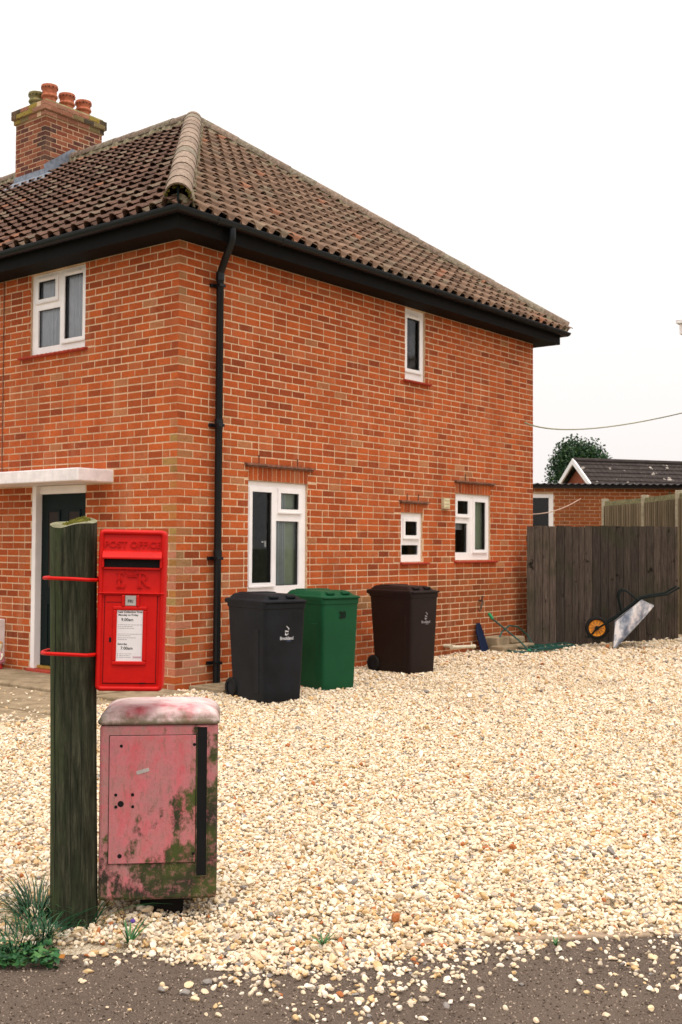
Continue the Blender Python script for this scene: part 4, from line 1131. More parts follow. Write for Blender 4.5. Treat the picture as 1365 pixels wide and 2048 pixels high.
# strap rods round the post, in box coordinates
pc = Vector((POLE.x, POLE.y, 0)) - Vector((PB.x, PB.y, 0)); plx, ply = pc.dot(LAT), pc.dot(FWD)
for z in (.448, .150):
    pts = []
    xl = plx - .125
    pts += [(-.125, .035, z - .006), (plx + .06, ply - .105, z - .003), (plx, ply - .112, z), (xl + .03, ply - .095, z + .001), (xl + .005, ply - .06, z), (xl, ply, z - .001), (xl + .01, ply + .06, z), (xl + .05, ply + .10, z), (plx + .04, ply + .11, z), (-.10, .15, z)]
    b = MB(); b.tube(pts, .0075, 10); b.build('strap', 'post_red', pbx, True)
b = MB(); b.box(-.13, -.105, .03, .17, .13, .47); b.build('back_bracket', 'post_red', pbx)

# pouch box
PP = at(315, 1806, 4.50); PP.z = .088
pou = tag(empty('pouch_box', PP, YAW + math.radians(6)), 'faded pink metal cabinet with green algae and domed lid beside the timber post', 'cabinet')
PW, PH, PD = .474, .705, .36
b = MB(); b.box(-PW / 2, PW / 2, 0, PD, 0, PH)
pbody = b.build('body', 'pink_box', pou, bevel=.012)
sm_ = 552.0                                     # zoomed pixel to metre helper for the door layout
b = MB(); b.box(-PW / 2 + .040, PW / 2 - .088, -.006, .004, .150, .662); pdoor = b.build('door', 'pink_door', pou, bevel=.002)
rim(-PW / 2 + .0375, PW / 2 - .0855, .1475, .6645, .0022, -.0015, .002, pdoor, 'door_gap', 'slot_black', 0)
b = MB(); b.box(PW / 2 - .082, PW / 2 - .043, -.003, .002, .095, PH - .010); b.build('slot', 'slot_black', pou)
rim(PW / 2 - .0855, PW / 2 - .0395, .0915, PH - .0065, .0035, -.006, .001, pou, 'slot_frame', 'pink_box', .001)
for (x, z, r) in ((-.150, .622, .0065), (.143, .625, .0065), (-.170, .426, .0065), (-.103, .426, .0070), (-.150, .390, .0125), (-.169, .378, .0065), (-.102, .378, .0065), (-.152, .181, .009), (.142, .185, .0065)):
    b = MB(); b.loops([[(x + r * math.cos(a), -.0066, z + r * math.sin(a)) for a in np.linspace(0, 2 * math.pi, 14, endpoint=False)]], cap1=False); b.build('bolt_hole', 'slot_black', pdoor)
b = MB(); st = Matrix.Rotation(math.radians(-16), 4, 'Y')
b.box(-.026, .026, -.0072, -.006, -.007, .007); s_ = b.build('sticker', 'tab_metal', pdoor); s_.matrix_basis = Matrix.Translation((-.063, 0, .520)) @ st
# lid: rolled rim and dome
b = MB(); b.loops([[(x, y, z) for x, y in rrect(PW + q, PD + q, .02, 4, 0, PD / 2)] for z, q in ((PH + .001, .004), (PH + .004, .014), (PH + .016, .018), (PH + .022, .008), (PH + .026, .004))], cap0=False, cap1=False)
b.build('lid_rim', 'pink_lid', pou, True, angle=60)
b = MB(); L = []
for k in range(9):
    t_ = k / 8; q = 1 - .50 * t_ ** 1.6; qd = 1 - .55 * t_ ** 2.0; hz = .050 * math.sin(t_ * math.pi / 2) ** .9
    L.append([(x, y, PH + .0255 + hz) for x, y in rrect((PW + .004) * q, (PD + .004) * qd, .02 + .05 * t_, 4, 0, PD / 2)])
b.loops(L, cap0=False); lid = b.build('lid', 'pink_lid', pou, True, angle=80)
b = MB(); b.box(-.075, .10, .09, .28, -.13, 0); b.build('pedestal', 'pedestal', pou)

# ------------------------------------------------------------------ wheelie bins
def wheelie(corner, alpha, mat, label, logo=None, number=None):
    a = math.radians(alpha); v = -math.cos(a) * LAT + math.sin(a) * FWD; t = math.sin(a) * LAT + math.cos(a) * FWD
    BW, BD = .43, .585
    c = Vector((*corner, 0)) + t * BW / 2 + v * BD / 2
    r = tag(empty('wheelie_bin', (c.x, c.y, .004), math.atan2(t.y, t.x)), label, 'wheelie bin', 'wheelie bins by the side wall')
    b = MB(); L = []
    for z, k in ((.01, -.012), (.03, 0), (.12, .012), (.30, .030), (.60, .060), (.86, .086), (.905, .09), (.91, .11), (.955, .115), (.96, .10)):
        L.append([(x, y + k * .18, z) for x, y in rrect(BW + k * .55, BD + k * 1.1, .035, 4)])
    b.loops(L); b.build('body', mat, r, True, angle=35)
    # recessed side panels read as ribs
    for s in (-1, 1):
        b = MB(); xx = s * (BW / 2 + .004)
        b.loops([[(xx + s * .004, -.20, .10), (xx + s * .004, -.12, .10), (xx + s * .022, -.13, .70), (xx + s * .022, -.22, .70)], [(xx, -.205, .095), (xx, -.115, .095), (xx + s * .016, -.125, .705), (xx + s * .016, -.225, .705)]], cap1=False); b.build('side_rib', mat, r)
    # lid: flat skirt, raised middle, grip
    b = MB(); LW, LD = .500, .735; cy = .045
    L = []
    for z, w__, d__, dy in ((.945, 0, 0, 0), (.978, .004, .004, 0), (.990, -.012, -.012, 0), (.995, -.06, -.08, 0), (1.030, -.11, -.16, .01), (1.042, -.16, -.22, .02), (1.044, -.25, -.30, .02)):
        L.append([(x, y + cy + dy, z) for x, y in rrect(LW + w__, LD + d__, .03, 4)])
    b.loops(L, cap0=True); ld = b.build('lid', mat, r, True, angle=28)
    for s in (-1, 1):
        b = MB(); b.box(s * .10 - .05, s * .10 + .05, -.29, -.19, 1.0, 1.034); b.build('lid_grip', mat, ld, bevel=.012)
    b = MB(); b.box(-.17, .17, .09, .27, 1.03, 1.052); b.build('lid_ridge', mat, ld, bevel=.01)
    b = MB(); b.box(-LW / 2 + .01, LW / 2 - .01, -LD / 2 + cy - .028, -LD / 2 + cy + .01, .962, .985); b.build('lid_lip', mat, ld, bevel=.008)
    b = MB(); b.tube([(-.20, .34, .93), (-.20, .43, .955), (.20, .43, .955), (.20, .34, .93)], .015, 10); b.build('handle', mat, r, True)
    for s in (-1, 1):
        cx = s * (BW / 2 - .005)
        for nm, prof, m2 in (('tyre', [(.060, -.028), (.092, -.028), (.1, -.018), (.1, .018), (.092, .028), (.060, .028)], 'tyre'), ('hub', [(.01, -.022), (.06, -.020), (.06, .020), (.01, .022)], 'bin_black')):
            b = MB(); b.lathe(prof, 24, cap=nm != 'tyre'); b.v = [(cx + z, .305 + x, .1 + y) for x, y, z in b.v]
            if nm == 'tyre': wh = b.build('wheel', m2, r, True)
            else: b.build('hub', m2, wh, True)
    yf = lambda z: -BD / 2 - (z * .1) * 1.1 / 2 + (z * .1) * .18 - .004
    tl = Matrix.Rotation(math.pi / 2 + math.atan(.037), 4, 'X')
    if number: text('number', number, .10, (.02, yf(.79) - .002, .79), 'slot_black', r, .001, .003, .9, rot=tl)
    if logo:
        lm, lb = logo; z = .62
        text('logo_lettering', 'Breckland', .046, (.02, yf(z) - .001, z), lm, r, .0006, .0004, .85, rot=tl)
        text('logo_small_print', 'COUNCIL', .012, (.045, yf(z - .03) - .001, z - .026), lb, r, .0006, .0003, 1, rot=tl)
        b = MB()                                             # running-hare like swoosh above the name
        def poly(P): b.quad([(x * .8 + .02, yf(z + (zz - z) * .8 - .006) - .0025, z + (zz - z) * .8 - .006) for x, zz in P])
        poly([(-.030, z + .052), (-.012, z + .040), (.0, z + .052), (-.014, z + .070), (-.030, z + .090), (-.022, z + .070)])
        poly([(-.022, z + .090), (.015, z + .082), (.030, z + .100), (.012, z + .096), (-.016, z + .104), (-.030, z + .098)])
        poly([(.018, z + .108), (.036, z + .122), (-.004, z + .158), (-.010, z + .150), (.018, z + .124)])
        poly([(-.006, z + .036), (.006, z + .060), (.026, z + .072), (.018, z + .056)])
        b.build('logo_emblem', lm, r)
    return r
wheelie((-.03, -1.275), 53, 'bin_black', 'black wheelie bin nearest the corner of the house with white lettering', ('logo_white', 'logo_blue'))
wheelie((1.02, -1.126), 52, 'bin_green', 'dark green wheelie bin numbered 20 standing below the tall side window', None, '20')
wheelie((2.832, -.973), 45, 'bin_brown', 'dark brown wheelie bin standing alone under the small side window', ('logo_dim', 'logo_dim'))

# ------------------------------------------------------------------ gate, fence
gA = at(1054, 1170, 16.75); gB = at(1356, 1170, 17.25); gA.z = gB.z = 0
gd = (gB - gA); gL = gd.length; gd.normalize(); gyaw = math.atan2(gd.y, gd.x)
gate = tag(empty('double_gate', (gA.x, gA.y, 0), gyaw), 'tall brown close-boarded timber double gate between house and fence post', 'gate')
u = 0.0; k = 0
split = gL * .372
while u < gL - .02:
    w_ = random.uniform(.108, .132); e_ = min(u + w_, gL)
    if u < split < e_ + .04: e_ = split
    lo = .03 + .06 * max(0, (u - 1.0)) / 1.5; hi_ = 1.835 + random.uniform(-.006, .006) + (.012 if u > split else 0)
    b = MB(); th = .020
    b.loops([[(u + .001, -th * .6, lo), (e_ - .011, -th * 1.3, lo), (e_ - .011, 0, lo), (u + .001, 0, lo)], [(u + .001, -th * .6, hi_), (e_ - .011, -th * 1.3, hi_), (e_ - .011, 0, hi_), (u + .001, 0, hi_)]])
    b.build('plank', 'gate_wood', gate)
    u = e_ + (.014 if e_ == split else 0.001)
for (a0, a1) in ((.004, split - .004), (split + .018, gL - .004)):
    b = MB(); b.box(a0, a1, .0005, .0018, .10, 1.81); b.build('gap_shade_sheet', 'underlay', gate)  # added dark sheet, gives the shade in the gaps between planks
b = MB(); b.box(split - .05, split + .06, .002, .03, .06, 1.82); b.build('stile', 'gate_wood', gate)
for z in (.25, .95, 1.6):
    for (a0, a1) in ((.01, split - .06), (split + .07, gL - .01)):
        b = MB(); b.box(a0, a1, .001, .045, z, z + .09); b.build('ledge', 'gate_wood', gate)
b = MB(); b.box(.0, gL, -.02, -.001, -.04, .02 ); b.build('gravel_board', 'gate_wood', gate)
# boundary fence running away behind the gate
FPX = [(at(1360, 1100, 18.0)), (at(1291, 1100, 19.7)), (at(1211, 1100, 21.4))]
for p in FPX: p.z = 0
fdir = (FPX[2] - FPX[0]).normalized(); posts = [FPX[0] - fdir * 2.1] + FPX
fen = tag(empty('boundary_fence', (FPX[0].x, FPX[0].y, 0)), 'tall weathered close-boarded fence with pale posts behind the gate', 'fence')
O = FPX[0]
for p in posts[1:]:
    b = MB(); q = p - O; b.box(q.x - .055, q.x + .055, q.y - .055, q.y + .055, -.05, 2.45); b.build('post', 'fence_post', fen, bevel=.008)
for pa, pb in zip(posts, posts[1:]):
    d = pb - pa; L = d.length; d.normalize(); nrm = Vector((-d.y, d.x, 0)); s0 = pa - O
    def xf(x, y, z, s0=s0, d=d, nrm=nrm): q = s0 + d * x + nrm * y; return (q.x, q.y, z)
    b = MB(); b.box(.06, L - .06, -.03, .03, 2.31, 2.40, xf=xf); b.build('top_rail', 'rail_mossy', fen)
    b = MB(); b.box(.06, L - .06, .024, .028, .1, 2.31, xf=xf); b.build('gap_shade_sheet', 'underlay', fen)  # dark sheet put in so the board gaps look shaded
    u = .06
    while u < L - .06:
        e_ = min(u + .082, L - .06); b = MB(); b.box(u, e_ + .002, .031 + .006, .048, .1, 2.31, xf=xf); b.box(u, u + .018, .0482, .056, .1, 2.31, xf=xf)
        b.build('board', 'fence_wood', fen); u = e_ + .024
b = MB()
V = [(at(1340, 1272, 17.4)), (at(1365, 1262, 17.4))]
q = at(1342, 1262, 17.45)
b.loops([[(.16 * math.cos(a) * s, .12 * math.sin(a) * s, z) for a in np.linspace(0, 6.28, 9, endpoint=False)] for s, z in ((1.2, -.05), (1.0, .05), (.5, .10))])
rk = tag(b.build('concrete_lump', 'concrete'), 'rough grey lump of concrete at the foot of the fence post', 'rubble'); rk.location = (q.x, q.y, .06)

# ------------------------------------------------------------------ wheelbarrow lying upside down against the gate
WZ = 16.15
wb0 = at(1226, 1292, WZ)
wb = tag(empty('wheelbarrow', (wb0.x, wb0.y, .02), YAW - math.radians(12)), 'upturned galvanised wheelbarrow with orange wheel leaning on the gate', 'wheelbarrow')
kx = WZ / 2226
def wp(px, py): return ((px - 1226) * kx, (1292 - py) * kx)
def prism(P, y0, y1, name, mat, taper=0, bev=0):
    b = MB(); cx = sum(p[0] for p in P) / len(P); cz = sum(p[1] for p in P) / len(P)
    b.loops([[(x, y0, z) for x, z in P], [(x, y1, z) for x, z in P]]); return b.build(name, mat, wb, bevel=bev)
# tray: floor along the frame side, flared rim towards the ground (open underneath)
fl = [wp(1231, 1236), wp(1282, 1190)]; rimp = [wp(1224, 1292), wp(1305, 1201)]
b = MB(); hwF, hwR = .20, .31; cy = .32
a0, a1 = fl; r0, r1 = rimp; r0 = wp(1227, 1291)
Fv = [(a0[0], cy - hwF, a0[1]), (a1[0], cy - hwF, a1[1]), (a1[0], cy + hwF, a1[1]), (a0[0], cy + hwF, a0[1])]
nose = wp(1222, 1290)
Rv = [(r0[0], cy - hwR, r0[1]), (wp(1289, 1221)[0], cy - hwR, wp(1289, 1221)[1]), (r1[0], cy - hwR + .02, r1[1]), (r1[0], cy + hwR - .02, r1[1]), (wp(1289, 1221)[0], cy + hwR, wp(1289, 1221)[1]), (r0[0], cy + hwR, r0[1])]
b.quad(Fv); b.quad([Fv[0], Rv[0], Rv[1], Rv[2], Fv[1]]); b.quad([Fv[3], Fv[2], Rv[3], Rv[4], Rv[5]]); b.quad([Fv[1], Rv[2], Rv[3], Fv[2]]); b.quad([Fv[0], Fv[3], Rv[5], Rv[0]])
tray = b.build('tray', 'galvanised', wb)
so_ = tray.modifiers.new('thick', 'SOLIDIFY'); so_.thickness = .006
b = MB(); b.tube(Rv + [Rv[0]], .009, 8); b.build('rim', 'galvanised', tray, True)
for s in (-1, 1):
    y = cy + s * .13; yh = cy + s * .26
    P = [(*wp(1178, 1270)[:1], y, wp(1178, 1270)[1]), (wp(1196, 1250)[0], y, wp(1196, 1250)[1]), (wp(1232, 1228)[0], y, wp(1232, 1228)[1]), (wp(1283, 1187)[0], (y + yh) / 2, wp(1283, 1187)[1]), (wp(1300, 1183)[0], yh, wp(1300, 1183)[1]), (wp(1332, 1178)[0], yh, wp(1332, 1178)[1]), (wp(1355, 1164)[0], yh, wp(1355, 1164)[1])]
    b = MB(); b.tube(P, .015, 8); b.build('handle', 'barrow_frame', wb, True)
    P2 = [wp(1245, 1217), wp(1238, 1186), wp(1240, 1176), wp(1247, 1171), wp(1254, 1173), wp(1276, 1191)]
    b = MB(); b.tube([(x, yh - s * .05, z) for x, z in P2], .014, 8); b.build('leg', 'barrow_frame', wb, True)
hx, hz_ = wp(1196, 1250)
def disc(prof, mat, name, parent):
    b = MB(); b.lathe(prof, 30, cap=name == 'hub'); b.v = [(hx + x, cy + z, hz_ + y) for x, y, z in b.v]; return b.build(name, mat, parent, True)
wh = disc([(.118, -.035), (.135, -.045), (.160, -.04), (.172, -.018), (.172, .018), (.160, .04), (.135, .045), (.118, .035)], 'tyre', 'wheel', wb)
disc([(.035, -.030), (.06, -.018), (.112, -.022), (.121, -.038), (.121, .038), (.112, .022), (.06, .018), (.035, .03)], 'barrow_orange', 'rim', wh)
disc([(.004, -.06), (.022, -.055), (.022, .055), (.004, .06)], 'barrow_frame', 'hub', wh)
for k in range(12):
    a = 2 * math.pi * k / 12
    b = MB(); b.tube([(hx + .03 * math.cos(a), cy - .030, hz_ + .03 * math.sin(a)), (hx + .108 * math.cos(a), cy - .026, hz_ + .108 * math.sin(a))], .004, 5); b.build('spoke', 'creasing', wh)

# ------------------------------------------------------------------ small things along the side wall
tap = tag(empty('garden_tap', (5.84, -.0, .60)), 'old dark garden tap on the brick wall above the hose', 'tap')
b = MB(); b.tube([(.09, .01, .14), (.09, -.05, .14), (.05, -.09, .13), (.0, -.10, .09), (-.02, -.10, .03)], .014, 8); b.build('spout', 'copper_old', tap, True)
b = MB(); b.tube([(.09, -.05, .14), (.09, -.06, .20)], .010, 8); b.box(.05, .13, -.068, -.05, .195, .207); b.build('handle', 'copper_old', tap)
b = MB(); b.tube([(-.02, -.10, .03), (-.05, -.10, .0), (-.09, -.10, .02), (-.10, -.10, .05)], .008, 8); b.build('hook', 'copper_old', tap, True)
wp_ = tag(empty('waste_pipe', (5.0, 0, .10)), 'short cream waste pipe running along the foot of the side wall', 'pipe')
b = MB(); b.tube([(.02, .005, .05), (.02, -.11, .05), (.03, -.13, .035), (.60, -.13, .01)], .024, 10); b.tube([(.0, -.13, .04), (.07, -.13, .035)], .030, 10); b.tube([(.52, -.13, .013), (.60, -.13, .01)], .030, 10)
b.build('pipe', 'white_pipe', wp_, True); b = MB(); b.tube([(.52, -.13, .03), (.52, -.13, .07)], .010, 8); b.build('stub', 'white_pipe', wp_, True)
# blue board leaning on the wall
b = MB(); b.loops([[(5.68, -.22, -.01), (5.92, -.20, -.01), (5.90, -.17, -.01), (5.68, -.19, -.01)], [(5.74, -.09, .30), (5.94, -.07, .30), (5.93, -.05, .30), (5.74, -.06, .30)], [(5.82, -.04, .42), (5.92, -.03, .42), (5.92, -.015, .42), (5.82, -.02, .42)]])
tag(b.build('blue_board', 'blue_plastic', bevel=.01), 'small dark blue plastic board leaning on the side wall beside the hose', 'board')
gl = tag(empty('drain_surround', (6.25, -.25, 0)), 'weathered stone blocks round the drain below the garden tap', 'stone blocks')
for (x0, x1, y0, y1, z0, z1) in ((-.35, .55, -.18, .05, -.03, .10), (-.25, .10, -.02, .22, -.03, .22), (.12, .60, .0, .22, -.03, .17), (.12, .5, -.05, .12, .105, .20)):
    b = MB(); b.box(x0, x1, y0, y1, z0, z1); b.build('block', 'concrete', gl, bevel=.02)
# hose: coil on the gravel, loop over the blocks and the free end held up at the tap
hs = tag(empty('garden_hose', (6.6, -.6, 0)), 'dark green garden hose lying in a loose coil below the tap', 'hose')
P = []
for k in range(240):
    t_ = k / 240; a = t_ * 2 * math.pi * 7.5; r = .30 + .16 * math.sin(a * .37) + .10 * math.sin(a * .13 + 1)
    P.append((.28 + 1.9 * r * math.cos(a) * 1.0 + .18 * math.sin(a * .21), -.02 + .62 * r * math.sin(a) - .22 * r * math.cos(a), .022 + .006 * (k // 32) + .005 * math.sin(a * 3)))
b = MB(); b.tube(P, .0125, 7); coil = b.build('coil', 'hose', hs, True)
b = MB(); b.tube([(-.30, -.02, .02), (-.33, .12, .16), (-.46, .33, .36), (-.58, .46, .50)], .0125, 8); b.build('riser', 'hose', hs, True)
b = MB(); b.tube([(-.56, .44, .48), (-.60, .48, .56)], .024, 10); b.build('connector', 'hose_connector', hs, True)
b = MB(); b.tube([(-.42, -.06, .03), (-.30, -.02, .03)], .026, 10); b.build('connector', 'hose_connector', hs, True)
b = MB(); b.tube([(-.55, .35, .18), (-.45, .34, .30), (-.25, .34, .37), (-.02, .33, .34), (.16, .28, .22), (.18, .18, .06), (.2, .05, .03)], .0125, 8); b.build('loop', 'hose', hs, True)

# ornaments by the door
def ornament(y, x, cols, label):
    r = tag(empty('garden_ornament', (x, y, .045)), label, 'ornament')
    for s in (-1, 1):
        b = MB(); b.tube([(0, s * .022, .0), (0, s * .022, .06)], .016, 8); b.box(-.05, .015, s * .022 - .017, s * .022 + .017, 0, .022); b.build('boot', cols[0], r, bevel=.004)
    b = MB(); b.lathe([(.02, .05), (.05, .07), (.062, .09), (.052, .13), (.045, .16), (.03, .19), (.018, .20)], 14); b.build('dress', cols[1], r, True)
    b = MB(); b.lathe([(.014, .19), (.02, .20), (.022, .23), (.034, .25), (.036, .28), (.028, .305), (.006, .315)], 14); hd = b.build('head', cols[2], r, True)
    b = MB(); b.tube([(-.03, 0, .275), (-.055, 0, .268)], [.014, .004], 8); b.build('beak', cols[3], hd, True)
    b = MB(); b.lathe([(.03, .295), (.032, .302), (.02, .315), (.004, .325)], 12); b.build('bonnet', cols[3], hd, True)
    for s in (-1, 1):
        b = MB(); b.tube([(0, s * .04, .18), (-.01, s * .065, .15), (-.03, s * .06, .11)], [.014, .013, .01], 8); b.build('wing', cols[2], r, True)
    return r
ornament(2.86, -.13, ('ornament_red', 'ornament_pink', 'ornament_white', 'ornament_orange'), 'small white goose ornament in pink dress and red boots by the door')
ornament(3.02, -.20, ('ornament_green', 'ornament_blue', 'ornament_white', 'ornament_orange'), 'small ornament in blue and green at the left edge of the photo')

# ------------------------------------------------------------------ beyond the gate
oA = at(1030, 1000, 25.0); oB = at(1560, 1000, 25.0); oA.z = oB.z = 0
od = (oB - oA); oL = od.length; od.normalize(); 
out = tag(empty('brick_outbuilding', (oA.x, oA.y, 0), math.atan2(od.y, od.x)), 'low flat-roofed brick outbuilding behind the gate', 'outbuilding')
hole = (.62, .92, .6, 2.66)
doorpx = at(1107, 1000, 25.0); du = (Vector((doorpx.x, doorpx.y, 0)) - oA).dot(od); hole = (du - .82, du, .2, 2.70)
b = MB()
for (a0, a1, c0, c1) in cut_rects(0, oL, 0, 2.92, [hole]): b.quad([(a0, .006, c0), (a1, .006, c0), (a1, .006, c1), (a0, .006, c1)])
b.quad([(0, .006, 0), (0, 3, 0), (0, 3, 2.92), (0, .006, 2.92)]); b.quad([(oL, .006, 0), (oL, 3, 0), (oL, 3, 2.92), (oL, .006, 2.92)]); b.quad([(0, 3, 0), (oL, 3, 0), (oL, 3, 2.92), (0, 3, 2.92)])
ow = b.build('wall', 'mortar', out)
obm = []
for k in range(14):
    b = MB(); c = Vector((.50, .14, .035)) * random.uniform(.75, 1.15); c = c.lerp(Vector((.26, .11, .05)), random.random() * .5)
    brick_box(b, lambda u, z, d: (u, d, z), 0, ST - .012, 0, C - .013, tuple(c)); obm.append(b.mesh('brick', 'brick'))
for i in range(36):
    z0 = i * C + .006
    if z0 < 1.45: continue
    u = -ST / 2 if i % 2 else 0
    while u < 3.9:
        if u > 0 and u + ST < oL and not (hole[0] < u + ST and hole[1] + .02 > u and z0 < hole[3]): inst('brick', random.choice(obm), ow, Matrix.Translation((u, 0, z0)))
        elif u < hole[1] + .02 < u + ST - .03 and z0 < hole[3] and u > 0: inst('brick', random.choice(obm), ow, Matrix.Translation((hole[1] + .004, 0, z0)) @ Matrix.Diagonal(((u + ST - hole[1] - .016) / (ST - .012), 1, 1, 1)))
        u += ST
b = MB(); b.box(hole[0], hole[1] - .10, .05, .06, hole[2], hole[3] - .08); dg = b.build('door', 'dark_glass', out)
b = MB(); b.box(hole[1] - .10, hole[1], .0, .07, hole[2], hole[3]); b.box(hole[0], hole[1] - .10, .0, .07, hole[3] - .08, hole[3]); b.build('door_frame', 'upvc', dg)
b = MB(); n = int(oL / .038); A, B, Cc = [], [], []
for k in range(n + 1):
    x = oL * k / n; h = .016 * math.sin(k * math.pi / 2); A.append((x, -.12, 2.935 + h)); B.append((x, 3.1, 3.0 + h)); Cc.append((x, -.12, 2.920 + h))
for k in range(n): b.quad([A[k], A[k + 1], B[k + 1], B[k]]); b.quad([Cc[k], Cc[k + 1], A[k + 1], A[k]])
b.build('corrugated_roof', 'corrugated', out)
b = MB(); b.box(0, oL, -.06, .004, 2.84, 2.915); b.build('fascia', 'corrugated', out)

# bungalow further back: gable to the left, ridge running right
bp = at(1147, 1000, 38); bp.z = 0
bun = tag(empty('bungalow', bp, YAW + math.radians(17)), 'bungalow with dark tiled roof and white bargeboards beyond the outbuilding', 'bungalow')
bw, bh, be, bl = 2.6, 4.46, 2.5, 9.0
def bx(x, y, z): return (x, y, z)
sk_ = .0
b = MB(); b.quad([(.25, -bw + .2, 0), (.25, bw - .2, 0), (.25, bw - .2, be + .2), (.25, 0, bh - .15), (.25, -bw + .2, be + .2)]); b.quad([(.25, -bw + .2, 0), (bl, -bw + .2, 0), (bl, -bw + .2, be), (.25, -bw + .2, be)]); b.quad([(bl, -bw + .2, 0), (bl, bw - .2, 0), (bl, bw - .2, be), (bl, 0, bh - .15), (bl, -bw + .2, be)])
b.build('wall', 'brick', bun); 
for f in bun.children[0].data.attributes['tone'].data: f.color = (.42, .13, .07, 1)
for s in (-1, 1):
    b = MB(); rows = 13
    for k in range(rows):
        t0, t1 = k / rows, (k + 1) / rows + .015
        y0_, y1_ = s * bw * (1 - t0), s * bw * (1 - t1); z0_, z1_ = be + (bh - be) * t0, be + (bh - be) * t1
        seg = 45
        for q in range(seg):
            xa, xb = bl * q / seg, bl * (q + 1) / seg - .012; jj = random.uniform(-.006, .006)
            b.quad([(xa, y0_, z0_ + .05 + jj), (xb, y0_, z0_ + .05 + jj), (xb, y1_, z1_ + .005), (xa, y1_, z1_ + .005)]); b.quad([(xa, y0_, z0_ - .01), (xb, y0_, z0_ - .01), (xb, y0_, z0_ + .05 + jj), (xa, y0_, z0_ + .05 + jj)])
    b.build('roof', 'slate_roof', bun)
b = MB(); b.tube([(0, 0, bh + .02), (bl, 0, bh + .02)], .09, 8); b.build('ridge', 'slate_roof', bun)
for s in (-1, 1):
    b = MB(); b.loops([[(-.04, s * bw, be - .10), (-.04, s * bw, be + .06), (-.04, 0, bh + .08), (-.04, 0, bh - .12)], [(.02, s * bw, be - .10), (.02, s * bw, be + .06), (.02, 0, bh + .08), (.02, 0, bh - .12)]]); b.build('bargeboard', 'upvc', bun)

# trees and shrub
def leaf_crown(name, parent, ctr, rx, rz, n, mat, size, seed, lumps=14):
    r = random.Random(seed); b = MB(); L = []
    for k in range(lumps):
        a, e_ = r.uniform(0, 6.28), r.uniform(-.5, 1.2); q = r.uniform(.35, .72)
        L.append((Vector((rx * q * math.cos(a) * math.cos(e_), rx * q * math.sin(a) * math.cos(e_), rz * q * math.sin(e_))), r.uniform(.35, .55)))
    for k in range(n):
        c, s = r.choice(L); d = Vector((r.gauss(0, 1), r.gauss(0, 1), r.gauss(0, 1))).normalized(); rad = r.uniform(.7, 1.06) if r.random() < .8 else r.uniform(.2, 1.25)
        p = Vector(ctr) + c + Vector((d.x * rx * s, d.y * rx * s, d.z * rz * s)) * rad
        u_ = Vector((r.gauss(0, 1), r.gauss(0, 1), r.gauss(0, 1))).normalized(); v_ = d.cross(u_).normalized() if r.random() < .6 else u_.cross(Vector((0, 0, 1)))
        if v_.length < .01: continue
        v_.normalize(); l = size * r.uniform(.6, 1.4); wv = u_.cross(v_).normalized() * l * .45; tn = r.random()
        b.quad([p - v_ * l * .5, p + wv, p + v_ * l * .5, p - wv], (tn, tn, tn))
    return b.build(name, mat, parent)
tp = at(1168, 1000, 58); tp.z = 0
tr = tag(empty('evergreen_tree', tp), 'dark rounded evergreen tree rising behind the bungalow gable', 'tree')
b = MB(); b.tube([(0, 0, 0), (.05, 0, 2), (0, .05, 4), (.02, 0, 6)], [.22, .18, .12, .04], 8)
for k in range(8): a = k * .9; z = 2.2 + k * .42; b.tube([(0, 0, z), (.8 * math.cos(a), .8 * math.sin(a), z + .6), (1.3 * math.cos(a), 1.3 * math.sin(a), z + 1.0)], [.07, .04, .015], 5)
b.build('trunk', 'bark', tr); leaf_crown('crown', tr, (0, 0, 4.35), 1.95, 2.8, 34000, 'tree_leaf', .115, 5, 46)
sp_ = at(1395, 985, 21.5); shz = sp_.z; sp_.z = 0
sh = tag(empty('climbing_shrub', sp_), 'dark green leafy shrub showing over the fence top at the right', 'shrub')
leaf_crown('foliage', sh, (0, 0, 1.9), .85, .75, 3500, 'leaf', .10, 8, 14); b = MB(); b.tube([(0, 0, 0), (.05, .02, 1.0), (0, 0, 2.0)], [.05, .04, .02], 6); b.build('stem', 'bark', sh)
hp = at(1135, 1000, 30); hp.z = 0

# neighbouring house: only its eaves corner reaches the picture
npx = at(1352, 650, 20)
nh = tag(empty('neighbour_house', (npx.x, npx.y, 0), YAW - math.radians(35)), 'corner of a neighbouring roof with white eaves at the right edge', 'house')
ze = npx.z
b = MB(); b.box(.5, 6, .5, 7, 0, ze - .1); b.build('wall', 'brick', nh)
for f in nh.children[0].data.attributes['tone'].data: f.color = (.5, .13, .06, 1)
b = MB(); b.box(.10, 6.2, .10, 7.2, ze - .16, ze - .08); b.build('soffit', 'white_paint', nh)
b = MB(); b.box(.05, 6.2, .05, .10, ze - .16, ze + .02); b.box(.05, .10, .10, 7.2, ze - .16, ze + .02); b.build('fascia', 'upvc', nh)
b = MB(); b.loops([[(0, 0, ze + .03), (6.2, 0, ze + .03), (6.2, 7.2, ze + .03), (0, 7.2, ze + .03)], [(0, 0, ze + .09), (6.2, 0, ze + .09), (6.2, 7.2, ze + .09), (0, 7.2, ze + .09)], [(3.1, 3.1, ze + 2.2), (3.12, 3.1, ze + 2.2), (3.12, 4.1, ze + 2.2), (3.1, 4.1, ze + 2.2)]]); b.build('roof', 'roof_tile', nh)
for f in nh.children[-1].data.attributes['tone'].data: f.color = (.30, .2, .13, 1)

